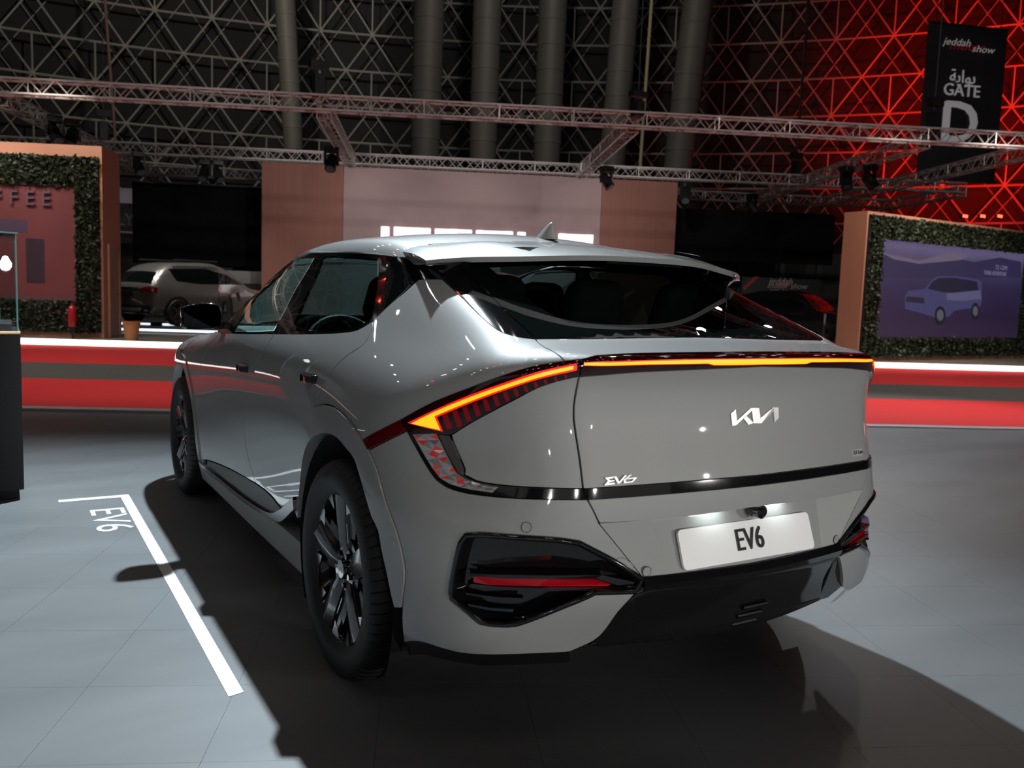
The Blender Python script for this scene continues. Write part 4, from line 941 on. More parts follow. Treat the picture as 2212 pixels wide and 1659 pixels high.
mb=MB(); leaves(mb,150,0,lambda:uvw(rng.uniform(uL0,hy1),VL-.13-.02*rng.random(),rng.uniform(hz0,pz0+.05)),.030); o=mb.build('hedge_blossom',FLW,CW); o['kind']='stuff'
PC=empty('shop_picture',parent=CW)
# printed picture: a pink wall, purple awning, window and pavement
ubox(MB(),uL0,pu1,VL-.03,VL-.02,pz0,pz1).build('printed_wall',noisy('printed_pink_wall',(.12,.026,.028),(.145,.036,.040),1.0,.6,4),PC)
def pic(name,tl,br,c,dv=.034):
    a,b,cz,dz=rect_uv(tl,br,VL); return ubox(MB(),max(a,uL0),b,VL-dv,VL-.02,cz,dz).build(name,mat('print_'+name,c,.6),PC)
pic('printed_awning',(-60,471),(60,503),(.055,.035,.075)); pic('printed_shadow',(-60,503),(34,512),(.04,.01,.015)); pic('printed_window',(57,515),(99,612),(.022,.010,.020)); pic('printed_window_post',(94,517),(97,610),(.06,.03,.05),.036); pic('printed_step',(-60,636),(166,652),(.11,.05,.06))
lp=atv(18,424,VL-.05); v,f=text_mesh('COFFEE',.58,.02,res=2)
zc=touv(atv(58,432,VL))[2]; uc=touv(atv(110,432,VL))[0]
for i,ch in enumerate('COFFEE'):
    v,f=text_mesh(ch,.44,.02,res=2); u0=uc-(5-i)*.335-.07
    if u0<uL0: continue
    mesh('shop_letter',[uvw(u0+q[0],VL-.06-q[2],zc+.02+q[1]) for q in v],f,mat('print_mauve_letter',(.095,.06,.085),.6),PC)
# door in the side of that wall
d_=thing('service_door','narrow pale door set in the end of the picture wall','door')
def sidebox(mb,v0,v1,z0,z1,t): return ubox(mb,uL1,uL1+t,v0,v1,z0,z1)
sidebox(MB(),VL+.30,VL+.85,.08,2.08,.02).build('door_leaf',mat('pale_door',(.30,.20,.14),.6),d_)
sidebox(MB(),VL+.24,VL+.30,.07,2.14,.05).build('door_frame',WOOD,d_); sidebox(MB(),VL+.85,VL+.91,.07,2.14,.05).build('door_frame',WOOD,d_); sidebox(MB(),VL+.30,VL+.85,2.08,2.14,.05).build('door_frame',WOOD,d_)
MB().tube(uvw(uL1+.02,VL+.76,1.05),uvw(uL1+.06,VL+.76,1.05),.012,8).build('door_knob',CHROME,d_)
# central sign wall
VC=24.0; cu=[touv(atv(q,360,VC))[0] for q in (566,742,1303,1466)]
SW=thing('sign_wall','wide mauve wall with glowing white letters behind the grey car roof','wall')
ubox(MB(),cu[0],cu[1],VC,VC+.5,.06,5.10).build('side_panel',BROWN,SW); ubox(MB(),cu[2],cu[3],VC,VC+.5,.06,5.07).build('side_panel',BROWN,SW); ubox(MB(),cu[1],cu[2],VC+.05,VC+.5,.06,5.09).build('centre_panel',MAUVE,SW)
LETW=mat('glowing_white_letter',(.9,.85,.85),.5,emit=(1,.86,.88),es=.62); LETR=mat('white_letter_edge',(1,1,1),.5,emit=(1,.95,.9),es=1.1)
zt=3.31; hgt=1.15; st=.27
def uL(px): return touv(atv(px,495,VC))[0]
def letter(ch,rects):
    L_=empty('sign_letter',parent=SW)
    for a,b,c,d in rects:
        bevel(ubox(MB(),a,b,VC-.16,VC-.04,c,d).build('stroke',LETW,L_),.03,2)
zb_=zt-hgt; a,b=uL(793),uL(842); letter('J',[(b-st,b,zb_,zt),(a,b,zb_,zb_+st)])
a,b=uL(851),uL(931); letter('E',[(a,a+st,zb_,zt),(a,b,zt-st,zt),(a,b,zb_,zb_+st),(a,b-.1,zb_+.44,zb_+.70)])
a,b=uL(939),uL(1020); letter('T',[(a,b,zt-st,zt),((a+b)/2-st/2,(a+b)/2+st/2,zb_,zt)])
a,b=uL(1028),uL(1108); letter('O',[(a,a+st,zb_,zt),(b-st,b,zb_,zt),(a,b,zt-st,zt),(a,b,zb_,zb_+st)])
a,b=uL(1117),uL(1197); letter('U',[(a,a+st,zb_,zt),(b-st,b,zb_,zt),(a,b,zb_,zb_+st)])
a,b=uL(1206),uL(1281); letter('R',[(a,a+st,zb_,zt),(b-st,b,zb_+.45,zt),(a,b,zt-st,zt),(a,b,zb_+.45,zb_+.70)])
RL=[c for c in SW.children if c.name.startswith('sign_letter')][-1]
MB().hexa([uvw(b-st-.04,VC-.16,zb_),uvw(b+.06,VC-.16,zb_),uvw(b-.16,VC-.16,zb_+.47),uvw(b-st-.28,VC-.16,zb_+.47)],[uvw(b-st-.04,VC-.04,zb_),uvw(b+.06,VC-.04,zb_),uvw(b-.16,VC-.04,zb_+.47),uvw(b-st-.28,VC-.04,zb_+.47)]).build('stroke',LETW,RL)
# hanging dark screens
def screen(tl,br,v,label,zfix=None):
    a,b,c,d=rect_uv(tl,br,v); t=thing('hanging_screen',label,'screen',group='hanging dark screens')
    ubox(MB(),a,b,v,v+.15,c,d).build('screen_face',SCR,t); ubox(MB(),a,b,v+.15,v+.3,c+.1,d+.06).build('screen_frame',SATIN,t)
    for u in (a+.5,b-.5): MB().tube(uvw(u,v+.2,d),uvw(u,v+.2,5.15),.02,6).build('hanger',SATIN,t)
screen((285,393),(572,578),28.4,'blank black hanging screen left of the mauve wall'); screen((1462,451),(1797,573),28.4,'blank black hanging screen right of the mauve wall')
# banner of another stand seen between wall and screen
a,b,c,d=rect_uv((236,405),(286,497),29.5); t=thing('hanging_banner','small pale hanging banner with letters, partly behind the picture wall','banner')
ubox(MB(),a-1.2,b,29.5,29.56,c,d).build('banner_face',mat('pale_banner',(.12,.115,.13),.6,emit=(.5,.48,.55),es=.10),t); ubox(MB(),a-1.2,b,29.48,29.5,c,c+.95).build('banner_band',mat('grey_banner_band',(.06,.06,.065),.6),t)
lc=uvw(touv(atv(262,476,29.4))[0]-.35,29.44,touv(atv(265,475,29.4))[2]); v,f=text_mesh('GEELY',.62,.005)
mesh('banner_lettering',[np.array(lc)+SU*q[0]*.9+np.array([0,0,q[1]])-SV*q[2] for q in v],f,mat('dim_white_letter',(.30,.30,.31),.6),t)
# ---------------------------------------------------------------- right picture wall (turned away to the right)
p0=np.array(atv(1864,600,16.0)); a0=touv(p0)[0]
ang=TH+math.radians(27); RU=np.array([math.cos(ang),math.sin(ang),0]); RV=np.array([-math.sin(ang),math.cos(ang),0])
b0=SU*a0+SV*16.0
def rw(u,v,z): return tuple(b0+RU*u+RV*v+np.array([0,0,z]))
def rbox(u0,u1,v0,v1,z0,z1): return MB().box(u0,u1,v0,v1,z0,z1,T=rw)
def onr(px,py,dv=0):
    p=onplane(px,py,RV,(b0+RV*dv)@RV); return float((p-b0)@RU),float(p[2])
PW=thing('picture_wall','hedge framed wall with a violet mountain car picture at the right','wall')
zt=onr(1866,454)[1]; hz=onr(1900,466)[1]; hz_b=onr(1870,770)[1]; pz1=onr(1900,516)[1]; pz0=onr(1900,728)[1]; pu=onr(1897,600)[0]; pe_=onr(2206,600)[0]
WE=pe_+.35; rbox(0,WE+.1,0,.62,.06,zt).build('wall_box',WOOD,PW)
for (a,b,c,d,nl) in ((.05,WE,pz1,hz,2600),(.05,pu,hz_b,pz1,1300),(pu,WE,hz_b,pz0,1600),(pe_,WE,pz0,pz1,400)):
    rbox(a,b,-.06,0,c,d).build('hedge_board',HBACK,PW)
    mb=MB(); leaves(mb,nl,0,lambda a=a,b=b,c=c,d=d:rw(rng.uniform(a,b),-.06-.06*rng.random(),rng.uniform(c,d)),.055); o=mb.build('hedge_foliage',HEDGE,PW); o['kind']='stuff'
# picture: flat print lit from within
SP_=empty('car_picture',parent=PW)
VIO=bpy.data.materials.new('violet_picture_screen'); VIO.use_nodes=True; nt=VIO.node_tree; bs=nt.nodes['Principled BSDF']
gm=nt.nodes.new('ShaderNodeNewGeometry'); sx=nt.nodes.new('ShaderNodeSeparateXYZ'); nt.links.new(gm.outputs['Position'],sx.inputs[0]); mr=nt.nodes.new('ShaderNodeMapRange'); mr.inputs['From Min'].default_value=pz0; mr.inputs['From Max'].default_value=pz1; nt.links.new(sx.outputs['Z'],mr.inputs['Value'])
nz=nt.nodes.new('ShaderNodeTexNoise'); nz.inputs['Scale'].default_value=.9; nz.inputs['Detail'].default_value=6; nt.links.new(gm.outputs['Position'],nz.inputs['Vector'])
ad=nt.nodes.new('ShaderNodeMath'); ad.operation='MULTIPLY_ADD'; ad.inputs[1].default_value=.12; nt.links.new(nz.outputs['Fac'],ad.inputs[0]); nt.links.new(mr.outputs[0],ad.inputs[2])
rp=nt.nodes.new('ShaderNodeValToRGB'); cr=rp.color_ramp; cr.elements[0].position=0; cr.elements[0].color=(.040,.020,.055,1); cr.elements[1].position=1.06 if False else 1; cr.elements[1].color=(.16,.135,.27,1)
for ps,cc in ((.30,(.022,.012,.045,1)),(.62,(.028,.022,.075,1)),(.80,(.055,.05,.12,1)),(.86,(.10,.075,.13,1)),(.93,(.115,.10,.20,1))):
    e=cr.elements.new(ps); e.color=cc
nt.links.new(ad.outputs[0],rp.inputs[0]); nt.links.new(rp.outputs[0],bs.inputs['Emission Color']); bs.inputs['Emission Strength'].default_value=.55; bs.inputs['Base Color'].default_value=(.02,.015,.03,1); bs.inputs['Roughness'].default_value=.5
rbox(pu,pe_,-.03,-.02,pz0,pz1).build('picture_print',VIO,SP_)
def pr(name,pts,c,es,dv=-.034):
    P=[onr(*q,dv) for q in pts]; m_=mat('print_'+name,(.01,.01,.01),.5,emit=c,es=es)
    return mesh(name,[rw(u,dv,z) for u,z in P],[tuple(range(len(P)))[::-1]],m_,SP_)
pr('printed_ridge',[(1897,549),(1945,556),(1985,566),(2020,560),(2055,556),(2105,566),(2160,556),(2206,566),(2206,600),(1897,600)],(.028,.022,.07),.8,-.032)
pr('printed_snow',[(1900,543),(1940,553),(1985,563),(2015,556),(2050,545),(2095,552),(2075,562),(2030,566),(1985,570),(1930,560)],(.14,.11,.17),.8,-.033)
pr('printed_car_body',[(1955,640),(1962,628),(1998,624),(2010,608),(2024,597),(2065,596),(2115,604),(2121,610),(2121,650),(2117,664),(2080,668),(2060,672),(2050,684),(2020,686),(1985,675),(1955,668)],(.045,.042,.12),.9,-.036)
pr('printed_car_glass',[(2004,624),(2014,609),(2026,601),(2062,600),(2110,608),(2114,626),(2060,632),(2040,632)],(.012,.010,.03),.8,-.038)
pr('printed_car_side',[(2045,634),(2118,628),(2119,646),(2080,650),(2045,648)],(.10,.09,.18),.8,-.038)
pr('printed_grille',[(1958,640),(1996,643),(1997,656),(1957,652)],(.015,.013,.03),.8,-.038)
for cx,cy,w,h in ((2031,681,12,20),(2107,672,9,18)):
    pr('printed_wheel',[(cx+w*math.cos(t),cy+h*math.sin(t)) for t in np.linspace(0,2*math.pi,17)[:-1]],(.008,.007,.014),.8,-.040)
    pr('printed_rim',[(cx+w*.62*math.cos(t),cy+h*.62*math.sin(t)) for t in np.linspace(0,2*math.pi,13)[:-1]],(.10,.10,.14),.7,-.042)
for s,q,sz,ex in (('T2 i-DM',(2163,579),.17,1.0),('THINK ADVENTURE',(2150,591),.155,.78)):
    u_,z_=onr(*q,-.036); v,f=text_mesh(s,sz,.001); mesh('picture_lettering',[rw(u_+w_[0]*ex,-.036-w_[2],z_+w_[1]) for w_ in v],f,mat('print_dim_text',(.01,.01,.01),.5,emit=(.20,.18,.30),es=.8),SP_)
# ---------------------------------------------------------------- hall shell: round dark dome wall with a steel lattice
RD=55.0
def dome(az,z): r=RD-.22*max(z-4,0); return np.array([CO[0]+r*math.sin(az),CO[1]+r*math.cos(az),z])
azc=math.atan2(.5075,.8557); DOMEM=noisy('black_dome_cladding',(.0025,.0025,.003),(.006,.006,.006),.3,.8)
V=[];Fq=[];na=48;zs=[-.05,4,10,18,28,40]
for i in range(na+1):
    for z in zs: p=dome(azc+math.radians(-75+150*i/na),z); o_=(p-np.array([CO[0],CO[1],p[2]])); V.append(p+o_/np.linalg.norm(o_)*1.5)
k=len(zs)
for i in range(na):
    for j in range(k-1): Fq.append((i*k+j,(i+1)*k+j,(i+1)*k+j+1,i*k+j+1))
WB=S(mesh('wall_back',V,Fq,DOMEM),'dark curved hall wall behind a steel lattice')
STEEL=mat('lattice_steel',(.34,.33,.30),.55,.2)
mb=MB(); dz=1.98; da=math.radians(3.22); rows=15
def bar(p,q,r=.05):
    p=np.array(p);q=np.array(q);mb.tube(p,q,r,4,caps=False)
for i in range(-13,14):
    for j in range(rows):
        z=4.2+j*dz; sh=(j%2)*.5*da; A_=azc+i*da+sh
        p=dome(A_,z); bar(p,dome(A_+da,z),.06)
        bar(p,dome(A_+da*.5,z+dz)); bar(p,dome(A_-da*.5,z+dz))
        if j%2==0: bar(dome(A_,z)*1.0,dome(A_,z+dz),.038)
        else: bar(dome(A_+da*.5,z),dome(A_+da*.5,z-dz),.045)
o=mb.build('steel_lattice',STEEL,WB); o['kind']='stuff'
mb=MB()
for i in range(-13,14):          # thinner inner layer of the space frame, half a bay across
    for j in range(rows):
        z=5.2+j*dz; A_=azc+i*da+((j+1)%2)*.5*da
        def dm(az,z): p=dome(az,z); o_=p-np.array([CO[0],CO[1],p[2]]); return p+o_/np.linalg.norm(o_)*1.3
        p=dm(A_,z); bar(p,dm(A_+da*.5,z+dz),.03); bar(p,dm(A_-da*.5,z+dz),.03)
o=mb.build('inner_lattice',STEEL,WB); o['kind']='stuff'
# fabric air ducts hanging in front of the lattice
DUCT=noisy('grey_air_duct',(.085,.08,.07),(.115,.107,.095),.5,.6,3,(1,1,.1))
nm_=('leftmost slim grey vertical air duct on the dark hall wall','grey vertical air duct, second from the left','grey vertical air duct, third from the left','grey vertical air duct, fourth from the left','grey vertical air duct, fifth from the left','grey vertical air duct with red light on its side')
for lb,xt,xb,w,yb in zip(nm_,(615,927,1053,1195,1352,1507),(634,917,1042,1180,1322,1462),(42,64,60,60,57,62),(322,350,356,360,366,378)):
    dd=47.0; fwd=CR_[2]
    def atd(px,py,d): r=ray(px,py); return CO+r*d
    top=atd(xt+(xt-xb)*.35,-120,dd-2.5); bot=atd(xb,yb,dd); r=w/2*dd/CF
    t=thing('air_duct',lb,'duct',group='air ducts')
    n=9; 
    for s_ in range(n):
        a_=bot+(top-bot)*s_/n; b_=bot+(top-bot)*(s_+1)/n
        smooth_by_angle(MB().tube(a_,b_,r*(.93 if s_==0 else 1),24,r*.985).build('duct_section',DUCT,t),50)
        mb=MB()
    for s_ in range(1,n):
        c_=bot+(top-bot)*s_/n; smooth_by_angle(MB().tube(c_-np.array([0,0,.06]),c_+np.array([0,0,.06]),r*1.03,24).build('duct_ring',DUCT,t),50)
tp_=CO+ray(1412,-60)*44; bt_=CO+ray(1382,372)*45
tag(MB().tube(bt_,tp_,.085,8).build('hanging_pole',mat('yellowed_pole',(.36,.32,.20),.5)),'thin pale yellow pole hanging between two air ducts','pole')
for xt,xb,yb in ((222,250,310),(1752,1712,440)): tag(MB().tube(CO+ray(xb,yb)*43,CO+ray(xt,-60)*42,.07,8).build('hanging_pole',mat('rust_pole',(.10,.05,.04),.6)),'rusty brown pole in front of the lattice, '+('left side' if xt<1000 else 'red lit right side'),'pole')
# ---------------------------------------------------------------- overhead trusses of the opposite stand
ALU=mat('truss_aluminium',(.55,.52,.50),.4,.35)
def truss(p,q,label,w=.30,group='silver overhead trusses',r=.025):
    p=np.array(p,float);q=np.array(q,float);t=thing('truss',label,'truss',group=group); d=q-p;Ln=np.linalg.norm(d);d/=Ln;sd=np.cross(d,(0,0,1.));sd/=np.linalg.norm(sd);up=np.array([0,0,1.])
    cs=[sd*a*w/2+up*b*w/2 for a,b in ((-1,-1),(1,-1),(1,1),(-1,1))]
    for c in cs: MB().tube(p+c,q+c,r,8).build('chord',ALU,t)
    mb=MB(); n=max(2,int(Ln/(w*.9)))
    for i in range(n):
        a=p+d*Ln*i/n;b=p+d*Ln*(i+1)/n
        for k in range(4):
            c0,c1=cs[k],cs[(k+1)%4]
            mb.tube(a+(c0 if i%2 else c1),b+(c1 if i%2 else c0),.012,4,caps=False)
        if i%6==0:
            for k in range(4): mb.tube(a+cs[k],a+cs[(k+1)%4],.014,4,caps=False)
    o=mb.build('bracing',ALU,t); o['kind']='stuff'; return t
ZT_=5.26
truss(uvw(-22,16,ZT_),uvw(20,16,ZT_),'long near silver truss crossing the whole picture above the car')
truss(uvw(-22,24,ZT_+.05),uvw(16.6,24,ZT_+.05),'long middle silver truss above the mauve wall')
truss(uvw(-16,28.6,ZT_),uvw(-6.3,28.6,ZT_),'short far truss above the left black screen'); truss(uvw(7.7,28.6,ZT_),uvw(17,28.6,ZT_),'far truss above the right black screen')
def uvz(px,py,z): return touv(atz(px,py,z))
for (a,b,lb) in (((0,212),(345,385),'slanting silver truss at the upper left'),((700,240),(758,350),'short slanting truss left of the mauve wall top'),((1365,270),(1252,376),'short slanting truss right of the mauve wall top'),((1995,305),(1600,440),'slanting truss below the gate banner'),((2230,325),(1755,442),'slanting truss nearest the right edge'),((2078,414),(1895,446),'last short slanting truss at the right')):
    P0=np.array(atz(*a,ZT_-.05));P1=np.array(atz(*b,ZT_-.05)); vv=P1@SV; P1=P0+(P1-P0)*min(1,(23.7-P0@SV)/(vv-P0@SV)) if 'mauve' in lb else P1; truss(P0,P1,lb)
FIX=mat('black_fixture',(.012,.012,.013),.4); LENSF=mat('fixture_glass',(.10,.12,.15),.05,.2,1,.02)
def fixture(p,aim,label,sc=1.0):
    t=thing('stage_light',label,'stage light',group='black moving head lights under the trusses'); p=np.array(p,float); a=np.array(aim,float);a/=np.linalg.norm(a)
    bevel(MB().box(p[0]-.16*sc,p[0]+.16*sc,p[1]-.14*sc,p[1]+.14*sc,p[2]-.16*sc,p[2]).build('base',FIX,t),.02)
    for s in (-1,1): MB().box(p[0]+s*.17*sc-.025,p[0]+s*.17*sc+.025,p[1]-.05,p[1]+.05,p[2]-.48*sc,p[2]-.12*sc).build('yoke',FIX,t)
    c=p+np.array([0,0,-.42*sc]); smooth_by_angle(MB().tube(c-a*.22*sc,c+a*.22*sc,.13*sc,16,.15*sc).build('head',FIX,t),50)
    MB().tube(c+a*.22*sc,c+a*.235*sc,.12*sc,16).build('lens',LENSF,t)
for i,(px,py,v,lb) in enumerate(((118,268,18,'first stage light on the slanting left truss'),(155,282,18.4,'second stage light on the slanting left truss'),(298,352,23,'stage light at the far end of the slanting left truss'),(716,312,20.5,'stage light on the short truss left of the mauve wall'),(1312,342,21.5,'stage light on the short truss right of the mauve wall'),(1482,382,24,'stage light right of the terracotta panel'),(1625,430,26,'stage light above the right black screen'),(1830,352,19.5,'big cluster light on the slanting truss below the gate banner'),(1882,345,19,'stage light beside the cluster below the gate banner'),(440,330,24,'stage light hanging at the upper left between trusses'),(470,335,24,'second stage light hanging at the upper left between trusses'))):
    fixture([*tuple(np.array(atv(px,py,v))[:2]),5.08],(.3*(-1)**i,-.5,-.8),lb)
def hoist(px,y0,y1,v,label):
    t=thing('chain_hoist',label,'hoist',group='chain hoists'); a=np.array(atv(px,y0,v));b=np.array(atv(px,y1,v)); h=a[2]-b[2]
    MB().box(b[0]-.11,b[0]+.11,b[1]-.11,b[1]+.11,b[2],b[2]+h*.62).build('chain_bag',FIX,t); MB().box(b[0]-.20,b[0]+.20,b[1]-.10,b[1]+.10,b[2]+h*.78,b[2]+h).build('motor',FIX,t)
    MB().tube(b,(b[0],b[1],28),.012,5).build('chain',mat('dull_chain',(.12,.12,.12),.5,.6),t)
for a in ((688,132,208,16,'black chain hoist on the near truss left of centre'),(1377,198,252,16,'black chain hoist on the near truss right of centre'),(2014,212,290,16,'black chain hoist in front of the gate banner'),(224,238,302,24,'black chain hoist on the middle truss at the left'),(1718,330,378,24,'black chain hoist on the middle truss at the right')): hoist(*a)
# gate banner
BN=thing('gate_banner','tall dark hanging gate banner with a big white letter D','banner')
VBn=27.0
bc=[np.array(atv(*q,VBn)) for q in ((2001,62),(2182,48),(2150,392),(1982,392))]
bu=(bc[1]-bc[0]);bw=np.linalg.norm(bu);bu/=bw; bu[2]=0; bu=SU*math.cos(.10)+SV*math.sin(.10); bup=np.array([0,0,1.]); bo=bc[3]; bh=11.1-bo[2]
def onb(px,py):
    nrm=np.cross(bu,bup); p=onplane(px,py,nrm,bo@nrm); return p
T0,T1_,B1_,B0_=[onb(*q) for q in ((2001,63),(2180,50),(2148,392),(1982,392))]
nb=np.cross(bu,bup); nb=nb if nb@(CO-bo)>0 else -nb
zt_b=(T0[2]+T1_[2])/2; zb_b=(B0_[2]+B1_[2])/2; ub0=((T0-bo)@bu+(B0_-bo)@bu)/2; ub1=((T1_-bo)@bu+(B1_-bo)@bu)/2
def bnp(u,z,o=0): return bo+bu*u+bup*(z-bo[2])+nb*o
mesh('banner_cloth',[bnp(ub0,zb_b),bnp(ub1,zb_b),bnp(ub1,zt_b),bnp(ub0,zt_b),bnp(ub0,zb_b,-.02),bnp(ub1,zb_b,-.02),bnp(ub1,zt_b,-.02),bnp(ub0,zt_b,-.02)],[(0,1,2,3),(7,6,5,4),(0,4,5,1),(3,2,6,7),(0,3,7,4),(1,5,6,2)],noisy('black_banner_cloth',(.030,.030,.036),(.05,.05,.058),.4,.5,3),BN)
BWH=mat('banner_white_print',(.62,.60,.62),.6,emit=(1,.98,1),es=.12); BRD=mat('banner_red_print',(.5,.02,.02),.6,emit=(1,.03,.03),es=.05)
def btext(name,s,px,size,m,sx=1,shear=0,o=.03,bold=0):
    c=onb(*px); uu=(c-bo)@bu; zz=c[2]
    v,f=text_mesh(s,size,.004)
    if len(v): mesh(name,[bnp(uu+q[0]*sx+shear*q[1],zz+q[1],o+q[2]) for q in v],f,m,BN)
    if bold:
        mesh(name,[bnp(uu+q[0]*sx+shear*q[1]+bold,zz+q[1]+bold*.4,o+.002+q[2]) for q in v],f,m,BN)
btext('gate_word','GATE',(2076,197),.60,BWH,1.0,bold=.025); btext('gate_word_arabic','\ufe94\ufe91\ufe8d\ufeee\ufe91',(2078,168),.62,BWH,1.0,bold=.02); btext('gate_letter','D',(2068,270),2.05,BWH,1.05,bold=.10)
btext('show_word','jeddah',(2068,92),.36,BWH,1.15,.35); btext('show_word','motor',(2090,101),.46,BRD,1.2,.35,.026); btext('show_word','show',(2124,108),.34,BWH,1.25,.35)
MB().tube(bnp(ub0,zt_b),bnp(ub1,zt_b),.04,6).build('banner_bar',FIX,BN)
for u in (ub0+.3,ub1-.3): MB().tube(bnp(u,zt_b),bnp(u,zt_b)+np.array([0,0,8]),.012,5).build('banner_wire',FIX,BN)
# red uplights and their lamps
REDE=mat('lit_red_lamp',(1,.1,.05),.4,emit=(1,.045,.02),es=9)
for i,px in enumerate((2085,2123,2160)):
    p=np.array(atv(px,467,29)); t=thing('red_floodlight',('left','middle','right')[i]+' of three glowing red floodlights at the right','lamp',group='red floodlights')
    MB().box(p[0]-.17,p[0]+.17,p[1],p[1]+.12,p[2]-.07,p[2]+.07).build('housing',FIX,t)
    MB().box(p[0]-.155,p[0]+.155,p[1]-.012,p[1],p[2]-.05,p[2]+.05).build('lens',REDE,t)
def spotd(name,px,py,d,aimpx,aimd,power,size,col):
    return spot(name,tuple(CO+ray(px,py)*d),tuple(CO+ray(*aimpx)*aimd),power,size,col,.6,.5)
spotd('red_flood_low',2150,468,38,(2040,190),54,10000,75,(1,.02,.012))
spotd('red_flood_mid',1900,440,40,(1900,160),54,900,85,(1,.02,.012))
spotd('red_flood_near',2300,300,34,(2200,60),54,6000,80,(1,.02,.012))
spotd('red_flood_far',1640,470,42,(1620,300),54,300,80,(1,.02,.012))
spotd('hall_lamp_left',450,-330,30,(300,130),54,4300,100,(1,.93,.80)); spotd('hall_lamp_mid',1150,-330,30,(1150,150),50,2300,100,(1,.95,.86))
# ---------------------------------------------------------------- grey service wall at the far end, with posts and shutters
BW=mat('grey_service_wall',(.085,.083,.078),.7); POST=mat('grey_post',(.13,.128,.12),.6)
W2=S(ubox(MB(),-20,-4,33.0,33.2,-.05,2.9).build('wall_service_left',BW),'grey service wall with shutters behind the left screen'); W3=S(ubox(MB(),7,22,33.0,33.2,-.05,3.6).build('wall_service_right',BW),'grey service wall behind the right screen')
for px in (326,416,534): u=touv(atv(px,560,32.9))[0]; ubox(MB(),u-.09,u+.09,32.85,33,-.05,2.9).build('post',POST,W2)
a,b,c,d=rect_uv((420,524),(532,640),32.8); ubox(MB(),a,b,32.8,32.95,-.05,d).build('shutter',mat('brown_grey_shutter',(.075,.068,.058),.7),W2); ubox(MB(),a,b,32.72,32.98,d,d+.16).build('shutter_box',POST,W2)
for px in (1602,1690,1770): u=touv(atv(px,560,32.9))[0]; ubox(MB(),u-.10,u+.10,32.85,33,-.05,3.6).build('post',mat('pale_post',(.22,.215,.22),.6) if px==1690 else POST,W3)
# event board at the right
EB=thing('event_board','black event board with red stripes and white tabs behind the car window','board')
VE=27.5; a,b,c,d=rect_uv((1603,598),(1764,735),VE); ubox(MB(),a,b,VE,VE+.12,0,d).build('board',mat('black_board_print',(.012,.012,.014),.5),EB)
def ebq(nm,pts,m): mesh(nm,[atv(*q,VE-.01) for q in pts],[tuple(range(len(pts)))],m,EB)
RP_=mat('board_red_print',(.35,.02,.02),.5); WP_=mat('board_white_print',(.45,.44,.44),.5)
ebq('printed_stripe',[(1606,619),(1630,598),(1640,598),(1607,628)],RP_); ebq('printed_stripe',[(1676,611),(1700,607),(1714,610),(1700,620),(1676,618)],RP_)
for x,y in ((1687,643),(1722,643),(1713,662),(1637,643)): ebq('printed_tab',[(x,y+9),(x+7,y),(x+34,y),(x+26,y+9)],WP_)
for s_,q,sz in (('jeddah',(1688,608),.34),('motor show',(1702,618),.30),('WELCOME',(1690,630),.20)):
    c_=np.array(atv(*q,VE-.02)); v,f=text_mesh(s_,sz,.002); mesh('board_lettering',[c_+SU*(w_[0]+.3*w_[1])+np.array([0,0,w_[1]])-SV*w_[2] for w_ in v],f,WP_,EB)
p=touv(atv(1793,735,15.9)); tag(ubox(MB(),p[0]-.10,p[0]+.09,17.6,17.9,.06,.55).build('light_box',mat('white_light_box',(1,1,1),.5,emit=(1,.95,.9),es=1.3)),'small bright white box at the foot of the right picture wall','light box')
tag(smooth_by_angle(MB().lathe([(.001,0),(.14,0),(.14,.02),(.03,.03),(.03,1.0),(.045,1.02),(.001,1.04)],14,'z',(*tuple(np.array(atv(1781,700,21.5))[:2]),.06)).build('barrier_post',mat('white_post',(.5,.5,.52),.4)),50),'slim white barrier post in front of the event board','post')
